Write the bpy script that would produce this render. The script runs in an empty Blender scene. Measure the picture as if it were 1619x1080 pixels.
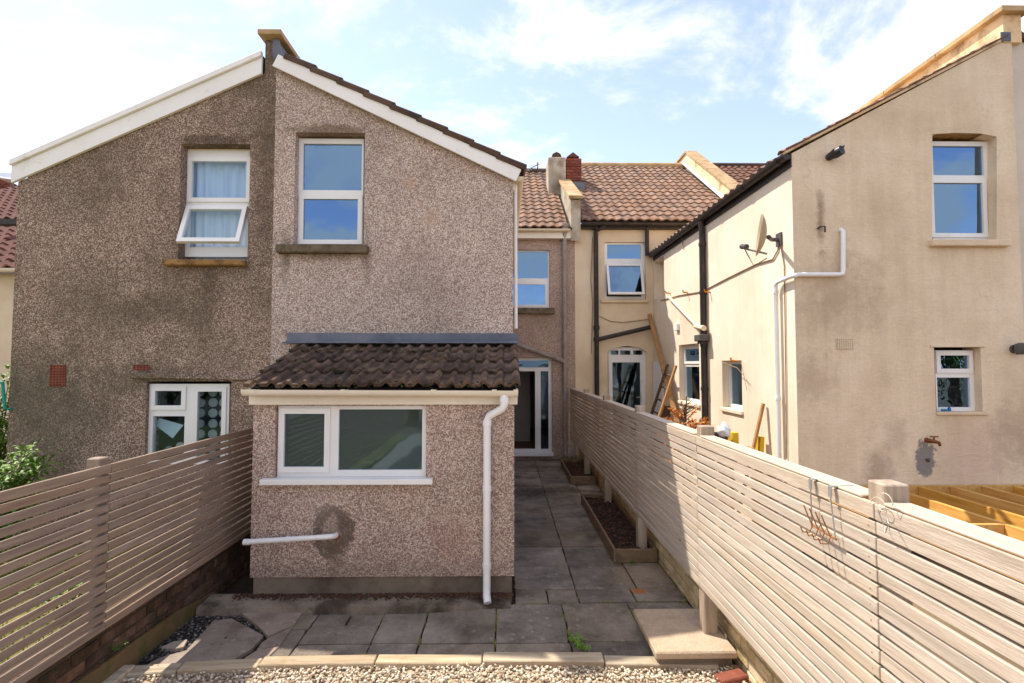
import bpy, bmesh, math, random
import numpy as np
from mathutils import Vector, Matrix
R = math.radians
random.seed(7); rng = np.random.default_rng(7)
S = bpy.context.scene
COL = S.collection

# ------------------------------------------------------------------ camera
FPX, CXP, CYP = 815.0, 809.5, 540.0            # focal length / centre in photo pixels
PITCH, YAW, HCAM = R(2.459), R(-0.88), 2.14
cam_d = bpy.data.cameras.new("camera"); cam = bpy.data.objects.new("camera", cam_d); COL.objects.link(cam)
cam_d.sensor_fit = 'HORIZONTAL'; cam_d.sensor_width = 36; cam_d.lens = FPX / 1619 * 36
cam_d.clip_start = .05; cam_d.clip_end = 2000
cam.location = (0, 0, HCAM); cam.rotation_euler = (R(90) + PITCH, 0, YAW)
S.camera = cam
S.render.resolution_x, S.render.resolution_y = 1024, 683
# ------------------------------------------------------------------ sky + sun
SUN = Vector((.55, -.37, -1.0))               # direction the light travels
EL = math.atan2(1.0, math.hypot(SUN.x, SUN.y)); AZ = math.atan2(-SUN.x, -SUN.y)   # azimuth from +Y towards +X
W = bpy.data.worlds.new("World"); S.world = W; W.use_nodes = True
nt = W.node_tree; nt.nodes.clear(); N = nt.nodes.new; L = nt.links.new
out = N('ShaderNodeOutputWorld'); bg = N('ShaderNodeBackground'); sky = N('ShaderNodeTexSky')
sky.sky_type = 'NISHITA'; sky.sun_disc = False; sky.sun_elevation = EL; sky.sun_rotation = AZ
sky.air_density = 1.0; sky.dust_density = .2; sky.ozone_density = 1.3
tc = N('ShaderNodeTexCoord'); sep = N('ShaderNodeSeparateXYZ'); L(tc.outputs['Generated'], sep.inputs[0])
def wm(op, a, b=None):
    n = N('ShaderNodeMath'); n.operation = op
    for i, v in enumerate((a, b)):
        if v is None: continue
        if isinstance(v, (int, float)): n.inputs[i].default_value = v
        else: L(v, n.inputs[i])
    return n.outputs[0]
zz = wm('ADD', wm('MAXIMUM', sep.outputs[2], 0.0), .22)
cmb = N('ShaderNodeCombineXYZ'); L(wm('DIVIDE', sep.outputs[0], zz), cmb.inputs[0]); L(wm('DIVIDE', sep.outputs[1], zz), cmb.inputs[1])
def wnoise(scale, detail, rough, off, dist=0.0):
    mp = N('ShaderNodeMapping'); mp.inputs['Location'].default_value = off; L(cmb.outputs[0], mp.inputs[0])
    n = N('ShaderNodeTexNoise'); n.inputs['Scale'].default_value = scale; n.inputs['Detail'].default_value = detail
    n.inputs['Roughness'].default_value = rough; n.inputs['Distortion'].default_value = dist; L(mp.outputs[0], n.inputs['Vector']); return n.outputs['Fac']
big = wnoise(.42, 2, .5, (1.1, 4.2, 0)); fin = wnoise(1.9, 9, .62, (0.4, .9, 2), .25)
cl = wm('ADD', wm('MULTIPLY', big, .9), wm('MULTIPLY', fin, .8))
rp = N('ShaderNodeValToRGB'); L(cl, rp.inputs[0]); rp.color_ramp.interpolation = 'EASE'
rp.color_ramp.elements[0].position = .77; rp.color_ramp.elements[1].position = .91; rp.color_ramp.elements[0].color = (.1, .1, .1, 1)
mx = N('ShaderNodeMix'); mx.data_type = 'RGBA'; L(rp.outputs[0], mx.inputs[0]); tint = N('ShaderNodeMix'); tint.data_type = 'RGBA'; tint.blend_type = 'MULTIPLY'; tint.inputs[0].default_value = 1; L(sky.outputs[0], tint.inputs[6]); tint.inputs[7].default_value = (1.12, .95, .97, 1); L(tint.outputs[2], mx.inputs[6])   # camera white balance
mx.inputs[7].default_value = (3.9, 3.85, 3.95, 1)
L(mx.outputs[2], bg.inputs[0]); bg.inputs[1].default_value = .108; L(bg.outputs[0], out.inputs[0])
sl = bpy.data.lights.new("sun", 'SUN'); so = bpy.data.objects.new("sun", sl); COL.objects.link(so)
sl.energy = 2.3; sl.angle = R(.53); sl.color = (1, .93, .83); so.rotation_euler = SUN.to_track_quat('-Z', 'Y').to_euler(); so.location = (-6, 5, 12)
S.view_settings.view_transform = 'Standard'; S.view_settings.look = 'None'; S.view_settings.gamma = 1; S.view_settings.exposure = 1.64
S.view_settings.use_curve_mapping = False

# ------------------------------------------------------------------ pixel -> world helpers (real depths)
CR = cam.rotation_euler.to_matrix()
def ray(px, py): return CR @ Vector(((px - CXP) / FPX, (CYP - py) / FPX, -1))
def onY(px, py, Y): d = ray(px, py); t = Y / d.y; return Vector((d.x * t, Y, HCAM + d.z * t))
def onX(px, py, X): d = ray(px, py); t = X / d.x; return Vector((X, d.y * t, HCAM + d.z * t))
def onZ(px, py, Z): d = ray(px, py); t = (Z - HCAM) / d.z; return Vector((d.x * t, d.y * t, Z))

# ------------------------------------------------------------------ materials
def s(r, g, b): return tuple((c / 255 / 12.92 if c / 255 < .04045 else ((c / 255 + .055) / 1.055) ** 2.4) for c in (r, g, b)) + (1,)
class NT:
    def __init__(q, name):
        q.m = bpy.data.materials.new(name); q.m.use_nodes = True; q.t = q.m.node_tree
        q.b = q.t.nodes['Principled BSDF']
    def n(q, typ, **kw):
        x = q.t.nodes.new('ShaderNode' + typ)
        for k, v in kw.items(): setattr(x, k, v)
        return x
    def l(q, a, b): q.t.links.new(a, b)
    def math(q, op, a, b=0.0, clamp=False):
        x = q.n('Math', operation=op, use_clamp=clamp)
        for i, v in enumerate((a, b)):
            if isinstance(v, (int, float)): x.inputs[i].default_value = v
            else: q.l(v, x.inputs[i])
        return x.outputs[0]
    def mix(q, f, a, b, mode='MIX'):
        x = q.n('Mix', data_type='RGBA', blend_type=mode)
        for i, v in ((0, f), (6, a), (7, b)):
            if isinstance(v, (int, float)): x.inputs[i].default_value = v
            elif isinstance(v, tuple): x.inputs[i].default_value = v
            else: q.l(v, x.inputs[i])
        return x.outputs[2]
    def coord(q, pos, stretch=(1, 1, 1), rnd=False):
        c = q.n('NewGeometry').outputs['Position'] if pos else q.n('TexCoord').outputs['Object']
        if rnd:
            oi = q.n('ObjectInfo'); a = q.n('VectorMath', operation='ADD'); v = q.n('CombineXYZ')
            for i in range(3): q.l(q.math('MULTIPLY', oi.outputs['Random'], 37.0 + 11 * i), v.inputs[i])
            q.l(c, a.inputs[0]); q.l(v.outputs[0], a.inputs[1]); c = a.outputs[0]
        m = q.n('Mapping'); m.inputs['Scale'].default_value = stretch; q.l(c, m.inputs[0]); return m.outputs[0]
    def noise(q, c, scale, detail=5, rough=.55, dist=0):
        x = q.n('TexNoise'); q.l(c, x.inputs['Vector']); x.inputs['Scale'].default_value = scale
        x.inputs['Detail'].default_value = detail; x.inputs['Roughness'].default_value = rough; x.inputs['Distortion'].default_value = dist
        return x.outputs['Fac']
    def ramp(q, f, stops, interp='LINEAR'):
        x = q.n('ValToRGB'); q.l(f, x.inputs[0]); r = x.color_ramp; r.interpolation = interp
        while len(r.elements) < len(stops): r.elements.new(.5)
        for e, (p, c) in zip(r.elements, stops): e.position = p; e.color = c if isinstance(c, tuple) else (c, c, c, 1)
        return x.outputs[0]
    def bump(q, h, strength, dist=.01):
        x = q.n('Bump'); x.inputs['Strength'].default_value = strength; x.inputs['Distance'].default_value = dist
        q.l(h, x.inputs['Height']); q.l(x.outputs[0], q.b.inputs['Normal'])
    def spots(q, col, spots):
        """stains: (centre, radius, softness, colour, strength, inner radius)"""
        if not spots: return col
        p = q.n('NewGeometry').outputs['Position']; nz = q.noise(p, 9, 7, .7)
        for c, r, soft, colour, amt, inner, sc in spots:
            v = q.n('VectorMath', operation='SUBTRACT'); q.l(p, v.inputs[0]); v.inputs[1].default_value = c
            w = q.n('VectorMath', operation='MULTIPLY'); q.l(v.outputs[0], w.inputs[0]); w.inputs[1].default_value = sc
            ln = q.n('VectorMath', operation='LENGTH'); q.l(w.outputs[0], ln.inputs[0])
            d = q.math('ADD', ln.outputs['Value'], q.math('MULTIPLY', q.math('SUBTRACT', nz, .5), r * 2.0))
            f = q.math('SUBTRACT', 1.0, q.math('DIVIDE', q.math('SUBTRACT', d, r - soft), soft), True)
            if inner: f = q.math('MULTIPLY', f, q.math('ADD', .45, q.math('DIVIDE', q.math('SUBTRACT', d, inner - soft), soft * 2, True), True))
            col = q.mix(q.math('MULTIPLY', f, amt), col, colour)
        return col
def mat(name, stops, scale=3, detail=6, stretch=(1, 1, 1), rough=.8, bump=0.0, bscale=60, rnd=0.0, pos=False, fine=0.0, fscale=105, spots=(), spec=.3, metal=0, dist=0, nrough=.6, dark=None, streak=0, trowel=False, crack=0, knots=0, lichen=0):
    q = NT(name); c = q.coord(pos, stretch, rnd > 0)
    if len(stops) == 1: stops = [stops[0], stops[0]]
    if not isinstance(stops[0][0], (int, float)) or len(stops[0]) == 4:
        k = len(stops); stops = [(.3 + .4 * i / (k - 1), x) for i, x in enumerate(stops)]
    col = q.ramp(q.noise(c, scale, detail, nrough, dist), stops)
    if fine: col = q.mix(1.0, col, q.ramp(q.noise(c, fscale, 3, .6), [(.25, 1 - fine), (.75, 1 + fine)]), 'MULTIPLY')
    if dark:   # (scale, low, high, colour, strength) blotches of dirt / algae
        f = q.ramp(q.noise(q.coord(True), dark[0], 7, .65), [(dark[1], 0.0), (dark[2], 1.0)]); col = q.mix(q.math('MULTIPLY', f, dark[4]), col, dark[3])
    if streak:  # rain runs down the wall
        col = q.mix(1.0, col, q.ramp(q.noise(q.coord(True, (9, 9, .35)), 1.0, 6, .7), [(.36, 1 - streak), (.62, 1.02)]), 'MULTIPLY')
    if crack:   # hairline cracks
        vo = q.n('TexVoronoi', feature='DISTANCE_TO_EDGE'); nz_ = q.n('TexNoise'); cc = q.coord(True); q.l(cc, nz_.inputs['Vector']); nz_.inputs['Scale'].default_value = 2.2; nz_.inputs['Detail'].default_value = 6
        va = q.n('VectorMath', operation='MULTIPLY_ADD'); q.l(nz_.outputs['Color'], va.inputs[0]); va.inputs[1].default_value = (.9, .9, .9); q.l(cc, va.inputs[2]); q.l(va.outputs[0], vo.inputs['Vector']); vo.inputs['Scale'].default_value = .55
        lf = q.math('MULTIPLY', q.ramp(vo.outputs['Distance'], [(.0, 1.0), (.006, 0.0)]), q.ramp(q.noise(cc, 1.3, 3), [(.5, 0.0), (.6, crack)])); col = q.mix(lf, col, s(110, 90, 72))
    if knots:
        vk = q.n('TexVoronoi'); q.l(q.coord(False, (1, .45, 1), True), vk.inputs['Vector']); vk.inputs['Scale'].default_value = knots
        col = q.mix(q.ramp(vk.outputs['Distance'], [(.035, .6), (.075, 0.0)]), col, s(104, 74, 52))
    if lichen:
        vk = q.n('TexVoronoi'); q.l(q.coord(True), vk.inputs['Vector']); vk.inputs['Scale'].default_value = 13; pk = q.n('SeparateColor'); q.l(vk.outputs['Color'], pk.inputs[0])
        col = q.mix(q.math('MULTIPLY', q.math('MULTIPLY', q.ramp(vk.outputs['Distance'], [(.18, 1.0), (.3, 0.0)]), q.math('GREATER_THAN', pk.outputs[0], .72)), lichen), col, s(178, 170, 154))
        vk2 = q.n('TexVoronoi'); q.l(q.coord(True), vk2.inputs['Vector']); vk2.inputs['Scale'].default_value = 22; pk2 = q.n('SeparateColor'); q.l(vk2.outputs['Color'], pk2.inputs[0])
        col = q.mix(q.math('MULTIPLY', q.math('MULTIPLY', q.ramp(vk2.outputs['Distance'], [(.16, 1.0), (.26, 0.0)]), q.math('GREATER_THAN', pk2.outputs[1], .8)), lichen), col, s(60, 52, 42))
    if rnd:
        h = q.n('HueSaturation'); oi = q.n('ObjectInfo'); q.l(col, h.inputs['Color'])
        q.l(q.math('ADD', 1 - rnd, q.math('MULTIPLY', oi.outputs['Random'], 2 * rnd)), h.inputs['Value'])
        q.l(q.math('ADD', .9, q.math('MULTIPLY', q.math('FRACT', q.math('MULTIPLY', oi.outputs['Random'], 7.31)), .2)), h.inputs['Saturation']); col = h.outputs[0]
    col = q.spots(col, spots); q.l(col, q.b.inputs['Base Color'])
    q.b.inputs['Roughness'].default_value = rough; q.b.inputs['Specular IOR Level'].default_value = spec; q.b.inputs['Metallic'].default_value = metal
    if bump:
        hh = q.noise(c, bscale, 4, .6)
        if trowel: hh = q.math('ADD', hh, q.math('MULTIPLY', q.noise(q.coord(True, (1, 1, 2.6)), 5, 5, .6, 1.2), 2.2))
        q.bump(hh, bump, .01)
    return q.m
def pebble(name, pal, stain, samt, srange=(.5, .72), scale=105, spots=(), sscale=.9):
    q = NT(name); c = q.coord(True)
    nz = q.n('TexNoise'); q.l(c, nz.inputs['Vector']); nz.inputs['Scale'].default_value = 40
    dv = q.n('VectorMath', operation='MULTIPLY_ADD'); q.l(nz.outputs['Color'], dv.inputs[0]); dv.inputs[1].default_value = (.012,) * 3; q.l(c, dv.inputs[2])
    v = q.n('TexVoronoi'); q.l(dv.outputs[0], v.inputs['Vector']); v.inputs['Scale'].default_value = scale
    sp = q.n('SeparateColor'); q.l(v.outputs['Color'], sp.inputs[0])
    col = q.ramp(sp.outputs[0], [(i / len(pal), x) for i, x in enumerate(pal)], 'CONSTANT')
    col = q.mix(.2, col, tuple(sum(p[i] for p in pal) / len(pal) for i in range(3)) + (1,))
    gap = q.ramp(v.outputs['Distance'], [(.5, 1.0), (.9, .72)]); col = q.mix(1.0, col, gap, 'MULTIPLY')
    col = q.mix(1.0, col, q.ramp(q.noise(c, 1.1, 6, .65), [(.3, (.82, .81, .79, 1)), (.7, (1.12, 1.1, 1.08, 1))]), 'MULTIPLY')
    f = q.ramp(q.noise(q.coord(True, (1, 1, .8)), sscale, 8, .68), [(srange[0], 0.0), (srange[1], 1.0)])
    col = q.mix(q.math('MULTIPLY', f, samt), col, stain); col = q.spots(col, spots)
    hs = q.n('HueSaturation'); hs.inputs['Saturation'].default_value = .88; hs.inputs['Value'].default_value = 1.08; q.l(col, hs.inputs['Color'])
    q.l(hs.outputs[0], q.b.inputs['Base Color']); q.b.inputs['Roughness'].default_value = .85; q.b.inputs['Specular IOR Level'].default_value = .25
    q.bump(q.math('SUBTRACT', 1.0, v.outputs['Distance']), .9, .012); return q.m
def glass_mat(name, refl=.3, tint=(.62, .68, .68, 1), rough=0.0, diffuse=None):
    q = NT(name); q.t.nodes.remove(q.b); o = q.t.nodes['Material Output']
    g = q.n('BsdfGlossy'); g.inputs['Roughness'].default_value = rough; g.inputs['Color'].default_value = (.33, .54, .82, 1)
    if diffuse: t = q.n('BsdfDiffuse'); t.inputs['Color'].default_value = diffuse
    else: t = q.n('BsdfTransparent'); t.inputs['Color'].default_value = tint
    bp = q.n('Bump'); bp.inputs['Strength'].default_value = .12; bp.inputs['Distance'].default_value = .02; q.l(q.noise(q.coord(True), 2.6, 2, .5), bp.inputs['Height']); q.l(bp.outputs[0], g.inputs['Normal'])
    fr = q.n('Fresnel'); fr.inputs['IOR'].default_value = 1.5
    f = q.math('MULTIPLY', q.math('ADD', refl, fr.outputs[0], True), q.math('SUBTRACT', 1.0, q.n('NewGeometry').outputs['Backfacing'])); m = q.n('MixShader'); q.l(f, m.inputs[0]); q.l(t.outputs[0], m.inputs[1]); q.l(g.outputs[0], m.inputs[2])
    q.l(m.outputs[0], o.inputs['Surface']); return q.m

Y1 = 5.9
pt = lambda v: tuple(v)
dampP = onY(527, 838, 4.73)
M = {}
M['dashA'] = pebble('brown_pebbledash', [s(100, 74, 58), s(156, 124, 102), s(182, 152, 130), s(120, 92, 74), s(206, 180, 156), s(138, 106, 86), s(222, 202, 180), s(108, 82, 66)], s(92, 78, 56), .72, (.44, .66), spots=[(pt(onY(330, 440, 5.93)), .5, .4, s(84, 68, 50), .65, 0, (2.6, 1, 1)), (pt(onY(420, 300, 5.93)), .7, .6, s(84, 66, 50), .6, 0, (4, 1, .6)), (pt(onY(338, 222, 5.93)), .5, .25, s(72, 56, 38), .7, 0, (1, 1, 5)), (pt(onY(225, 600, 5.93)), .6, .4, s(84, 76, 54), .5, 0, (.7, 1, 2.4)), (pt(onY(60, 660, 5.93)), .8, .6, s(84, 80, 60), .55, 0, (1, 1, .8)), (pt(onY(240, 490, 5.93)), .5, .3, s(84, 72, 50), .5, 0, (.8, 1, 2))])
M['dashB'] = pebble('pink_pebbledash', [s(138, 108, 94), s(200, 172, 154), s(218, 194, 176), s(162, 132, 116), s(230, 212, 196), s(182, 152, 134), s(238, 224, 210), s(148, 118, 104)], s(128, 104, 84), .5, (.56, .8),
    spots=[(pt(onY(520, 206, 5.88)), .5, .2, s(112, 88, 58), .7, 0, (1, 1, 6)), (pt(onY(452, 408, 5.88)), .3, .25, s(104, 84, 64), .6, 0, (4, 1, .8)), (pt(onY(580, 410, 5.88)), .3, .25, s(112, 90, 72), .5, 0, (4, 1, .8)), (pt(onY(515, 404, 5.88)), .5, .3, s(112, 90, 72), .45, 0, (1, 1, 6)), (pt(onY(648, 290, 5.88)), .1, .08, s(196, 150, 112), .55, 0, (1, 1, 1)), (pt(onY(683, 345, 5.88)), .12, .1, s(196, 154, 116), .5, 0, (1, 1, 1))])
M['dashL'] = pebble('rosy_pebbledash', [s(134, 104, 90), s(194, 162, 144), s(214, 186, 168), s(156, 124, 108), s(226, 204, 186), s(176, 144, 126), s(234, 218, 202), s(142, 112, 98)], s(120, 82, 66), .5, (.55, .8), scale=105,
    spots=[(pt(dampP), .2, .035, s(88, 74, 58), .8, .1, (1, 1, .8)), (pt(dampP + Vector((.03, 0, -.2))), .22, .2, s(112, 92, 76), .6, 0, (2, 1, .7)), (pt(dampP + Vector((0, 0, -.02))), .06, .03, s(150, 136, 118), .7, 0, (1, 1, 1)), (pt(onY(600, 905, 4.73)), .5, .3, s(120, 100, 84), .4, 0, (.3, 1, 3)), (pt(onY(505, 790, 4.73)), .3, .3, s(205, 190, 175), .25, 0, (1, 1, 1)), (pt(onY(720, 850, 4.73)), .3, .3, s(160, 104, 86), .35, 0, (1, 1, 1))])
M['dashR'] = pebble('pale_pink_pebbledash', [s(140, 112, 96), s(188, 158, 138), s(208, 180, 162), s(156, 126, 108), s(216, 192, 174), s(172, 142, 124)], s(150, 118, 98), .4, (.55, .8), scale=95)
tapP = onY(1463, 724, 5.92); pat = s(128, 122, 118)
def stain(px, py, r, c=s(140, 112, 92), a=.5, sc=(1, 1, 1), Y=5.92, soft=None): return (pt(onY(px, py, Y)), r, soft or r * .8, c, a, 0, sc)
M['cream_front'] = mat('buff_painted_render', [s(204, 182, 152), s(220, 198, 168), s(230, 210, 182)], 1.3, 8, streak=.06, trowel=True, crack=.15, rough=.85, bump=.35, bscale=90, pos=True, fine=.07, fscale=45, dark=(1.7, .55, .8, s(176, 150, 122), .35),
    spots=[(pt(tapP), .16, .025, pat, .95, 0, (1.25, 1, .8)), stain(1297, 345, .45, s(124, 98, 80), .7, (7, 1, 1)), stain(1390, 745, .35, a=.5, sc=(1.6, 1, .9)), stain(1330, 460, .6, a=.4), stain(1280, 600, .4, a=.35),
           stain(1415, 495, .09, s(222, 196, 172), .6), stain(1610, 690, .5, a=.45), stain(1420, 690, .35, s(150, 126, 108), .35, (2, 1, 1)), stain(1540, 720, .5, s(206, 172, 158), .4), stain(1510, 145, .22, s(216, 194, 166), .5, (1, 1, 1.6))])
M['cream_side'] = mat('cream_painted_render', [s(222, 204, 178), s(232, 216, 192), s(238, 224, 204)], 1.1, 6, rough=.85, bump=.5, bscale=110, pos=True, fine=.05, fscale=60, streak=.05)
M['cream_rear'] = mat('yellow_cream_render', [s(210, 188, 158), s(222, 202, 172), s(230, 212, 184)], 1.3, 7, rough=.85, bump=.3, bscale=80, pos=True, fine=.05, fscale=40, dark=(1.2, .55, .8, s(186, 150, 110), .4))
M['pale_render'] = mat('pale_render', [s(196, 182, 164), s(214, 200, 184)], 1.5, 6, rough=.85, bump=.3, bscale=90, pos=True, fine=.06)
M['old_render'] = mat('weathered_cement_render', [s(140, 128, 110), s(178, 166, 146), s(196, 184, 166)], 2.4, 8, rough=.9, bump=.4, bscale=40, pos=True, dark=(3, .5, .66, s(112, 92, 68), .6))
M['parapet'] = mat('lichen_stained_render', [s(214, 176, 128), s(230, 200, 158), s(236, 214, 182)], 1.6, 8, rough=.9, bump=.3, bscale=40, pos=True, dark=(2.4, .52, .66, s(120, 92, 62), .7))
M['coping'] = mat('ochre_coping_stone', [s(160, 130, 92), s(182, 152, 112), s(200, 174, 134)], 3, 7, rough=.9, bump=.4, bscale=40, pos=True, dark=(5, .52, .7, s(110, 84, 54), .5))
M['ochre'] = mat('ochre_painted_stone', [s(140, 104, 58), s(172, 134, 82)], 4, 6, rough=.85, bump=.3, pos=True, dark=(8, .46, .6, s(84, 58, 34), .75))
M['stone_sill'] = mat('mossy_stone_sill', [s(88, 76, 60), s(128, 112, 92)], 6, 6, rough=.95, bump=.5, bscale=60, pos=True, dark=(9, .5, .6, s(70, 62, 36), .6))
M['plinth'] = mat('damp_cement', [s(104, 92, 80), s(132, 118, 102)], 3, 7, rough=.9, bump=.4, bscale=50, pos=True, dark=(2.6, .5, .7, s(66, 52, 42), .7))
M['upvc'] = mat('white_window_plastic', [s(226, 224, 220), s(236, 234, 230)], 2, 3, rough=.35, pos=True, spec=.5, dark=(5, .6, .8, s(196, 180, 150), .35))
M['fascia'] = mat('cream_fascia_board', [s(222, 210, 190), s(236, 226, 208)], 2, 5, rough=.45, pos=True, spec=.4, dark=(4, .58, .78, s(176, 148, 104), .55))
M['white_board'] = mat('white_bargeboard', [s(232, 228, 220), s(244, 240, 234)], 2, 4, rough=.5, pos=True, dark=(5, .6, .8, s(176, 164, 136), .6))
M['pipe_white'] = mat('white_pipe_plastic', [s(228, 226, 224), s(238, 236, 234)], 3, 3, rough=.35, pos=True, spec=.5, dark=(7, .6, .78, s(160, 146, 122), .5))
M['pipe_cream'] = mat('cream_pipe_paint', [s(216, 200, 172), s(230, 214, 188)], 3, 4, rough=.5, pos=True)
M['pipe_grey'] = mat('weathered_grey_pipe', [s(140, 128, 118), s(168, 156, 146)], 4, 6, rough=.7, pos=True, dark=(6, .5, .7, s(104, 88, 76), .5))
M['pipe_black'] = mat('black_pipe_plastic', [s(44, 38, 36), s(62, 54, 50)], 4, 6, rough=.5, pos=True, dark=(8, .56, .7, s(110, 84, 66), .4))
M['lead'] = mat('lead_flashing', [s(74, 78, 88), s(98, 102, 112), s(118, 120, 126)], 3, 6, rough=.6, bump=.2, bscale=20, pos=True, spec=.4)
M['lean_tile'] = mat('mossy_brown_concrete_tile', [s(58, 46, 38), s(88, 70, 58), s(122, 100, 82)], 5, 8, rough=.95, bump=.7, bscale=70, rnd=.22, fine=.25, fscale=110, dark=(7, .54, .66, s(44, 40, 26), .75))
M['verge_tile'] = mat('brown_concrete_tile', [s(74, 58, 48), s(100, 80, 66)], 5, 7, rough=.95, bump=.6, bscale=70, rnd=.2, fine=.2)
M['roof_tile'] = mat('weathered_clay_pantile', [s(100, 77, 62), s(132, 103, 84), s(150, 122, 102)], 5, 6, rough=.9, bump=.4, bscale=60, rnd=.2, fine=.15, dark=(1.6, .58, .72, s(120, 88, 66), .5))
M['red_tile'] = mat('red_clay_tile', [s(92, 54, 46), s(118, 74, 62)], 4, 6, rough=.9, bump=.4, pos=True)
M['underlay'] = mat('dark_roof_underlay', [s(40, 32, 28), s(54, 44, 38)], 4, 4, rough=.95, pos=True)
M['brick_red'] = mat('red_stack_brick', [s(112, 58, 46), s(142, 78, 62)], 8, 6, rough=.95, bump=.4, rnd=.2, fine=.15)
M['mortar'] = mat('grey_mortar', [s(120, 110, 98), s(150, 138, 124)], 9, 6, rough=.95, bump=.4, pos=True)
M['brick_dark'] = mat('grimy_old_brick', [s(66, 48, 38), s(92, 68, 54), s(116, 92, 74)], 7, 7, rough=.95, bump=.8, bscale=50, rnd=.3, fine=.25, dark=(3.5, .5, .66, s(52, 50, 32), .85))
M['brick_cream'] = mat('flaking_cream_painted_brick', [s(176, 152, 108), s(206, 184, 142), s(220, 202, 168)], 6, 7, rough=.95, bump=.8, bscale=50, rnd=.16, fine=.12, dark=(4, .55, .68, s(132, 104, 70), .6))
M['terracotta'] = mat('terracotta', [s(112, 60, 46), s(140, 80, 62)], 9, 5, rough=.9, bump=.3, pos=True)
M['slat'] = mat('shade_toned_slat', [s(126, 106, 90), s(144, 123, 105), s(158, 137, 118)], 2.2, 8, stretch=(14, 1, 14), rough=.75, bump=.3, bscale=14, rnd=.06, fine=.08, fscale=18, dist=.6, knots=5)  # darker copy of the fence wood, left fence's shade put into the colour
M['slat_sun'] = mat('sun_toned_slat', [s(168, 152, 134), s(184, 168, 150), s(197, 183, 165)], 2.2, 8, stretch=(14, 1, 14), rough=.75, bump=.35, bscale=14, rnd=.05, fine=.10, fscale=18, dist=.6, knots=5)  # lighter copy of the same wood, sunlight put into the colour
M['post'] = mat('weathered_softwood_post', [s(140, 120, 100), s(168, 148, 126), s(184, 166, 144)], 2, 8, stretch=(16, 16, 1), rough=.85, bump=.4, bscale=12, rnd=.08, fine=.1)
M['cap'] = mat('pale_painted_rail', [s(182, 164, 142), s(202, 186, 166)], 2, 7, stretch=(12, 1, 12), rough=.7, bump=.3, bscale=14, fine=.06, dark=(6, .56, .7, s(168, 150, 130), .4))
M['edge_wood'] = mat('weathered_edging_timber', [s(152, 132, 106), s(178, 160, 134), s(196, 180, 154)], 2.2, 8, stretch=(1, 12, 12), rough=.85, bump=.4, bscale=14, rnd=.1, fine=.1, dark=(5, .54, .7, s(120, 92, 56), .4))
M['plank_moss'] = mat('mossy_board', [s(96, 76, 50), s(126, 104, 72)], 3, 7, rough=.9, bump=.4, pos=True, dark=(5, .48, .62, s(78, 84, 36), .7))
M['planter'] = mat('grey_brown_planter_board', [s(104, 84, 62), s(136, 112, 86)], 2.5, 7, stretch=(5, 5, 8), rough=.85, bump=.3, rnd=.1, fine=.1)
M['slab'] = mat('weathered_concrete_slab', [s(100, 90, 78), s(132, 120, 106), s(158, 146, 130)], 1.8, 9, rough=.9, bump=.5, bscale=70, rnd=.16, pos=False, fine=.2, fscale=70, nrough=.72, lichen=.28, dark=(2.2, .48, .68, s(66, 58, 48), .8),
    spots=[(pt(onZ(1010, 930, .03)), .09, .05, s(164, 96, 34), .85, 0, (1, 1, 1)), (pt(onZ(640, 985, .03)), .5, .4, s(176, 168, 158), .3, 0, (1, 1, 1)), (pt(onZ(1010, 905, .03)), .5, .5, s(150, 118, 72), .4, 0, (1, 1, 1)),
           (pt(onZ(840, 775, .03)), .5, .3, s(48, 40, 32), .7, 0, (1, 1, 1)), (pt(onZ(880, 840, .03)), .6, .5, s(120, 100, 72), .35, 0, (1, 1, 1))])
M['stone'] = mat('broken_sandstone_flag', [s(120, 104, 90), s(150, 134, 120), s(164, 150, 136)], 3, 8, rough=.9, bump=.6, bscale=40, rnd=.14, fine=.2, lichen=.5, dark=(4, .52, .7, s(96, 78, 62), .5))
M['step'] = mat('speckled_step_slab', [s(150, 130, 108), s(178, 156, 130), s(196, 176, 152)], 4, 8, rough=.9, bump=.6, bscale=90, pos=True, fine=.2, fscale=90, dark=(4, .54, .7, s(128, 104, 80), .5))
M['step_dark'] = mat('damp_concrete_strip', [s(104, 92, 78), s(136, 122, 106), s(156, 142, 126)], 3.2, 9, rough=.9, bump=.6, bscale=60, pos=True, fine=.2, dark=(3.4, .46, .62, s(58, 48, 38), .8))
M['joint'] = mat('dirty_joint_soil', [s(44, 36, 28), s(66, 54, 42)], 14, 6, rough=1, bump=.6, pos=True, dark=(6, .56, .66, s(56, 62, 26), .5))
M['ground'] = mat('bare_ground', [s(96, 84, 66), s(124, 108, 84)], 1.2, 8, rough=1, bump=.5, bscale=14, pos=True, fine=.15)
M['lawn'] = mat('patchy_lawn', [s(70, 78, 32), s(108, 106, 50), s(170, 150, 100)], 2.6, 8, rough=1, bump=.6, bscale=30, pos=True, fine=.2)
M['gravel_bed'] = mat('gravel_ground', [s(150, 130, 104), s(190, 172, 146)], 30, 4, rough=1, bump=1, bscale=60, pos=True)
M['gravel'] = None
M['soil'] = mat('dark_compost', [s(34, 24, 18), s(56, 40, 28)], 18, 6, rough=1, bump=.8, bscale=40, pos=True)
M['yard'] = mat('dusty_yard_concrete', [s(150, 136, 116), s(176, 162, 142)], 2, 7, rough=.95, bump=.3, pos=True)
M['joist'] = mat('new_treated_timber', [s(186, 134, 64), s(206, 156, 84), s(214, 172, 104)], 2, 7, stretch=(12, 1, 12), rough=.7, bump=.2, bscale=14, rnd=.08, fine=.08)
M['ladder_dark'] = mat('dark_ladder_wood', [s(78, 58, 44), s(104, 80, 60)], 4, 6, stretch=(6, 6, 1), rough=.8, bump=.3)
M['wood_tan'] = mat('tan_rough_timber', [s(150, 108, 66), s(178, 136, 90)], 4, 6, stretch=(6, 6, 1), rough=.85, bump=.3)
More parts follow.
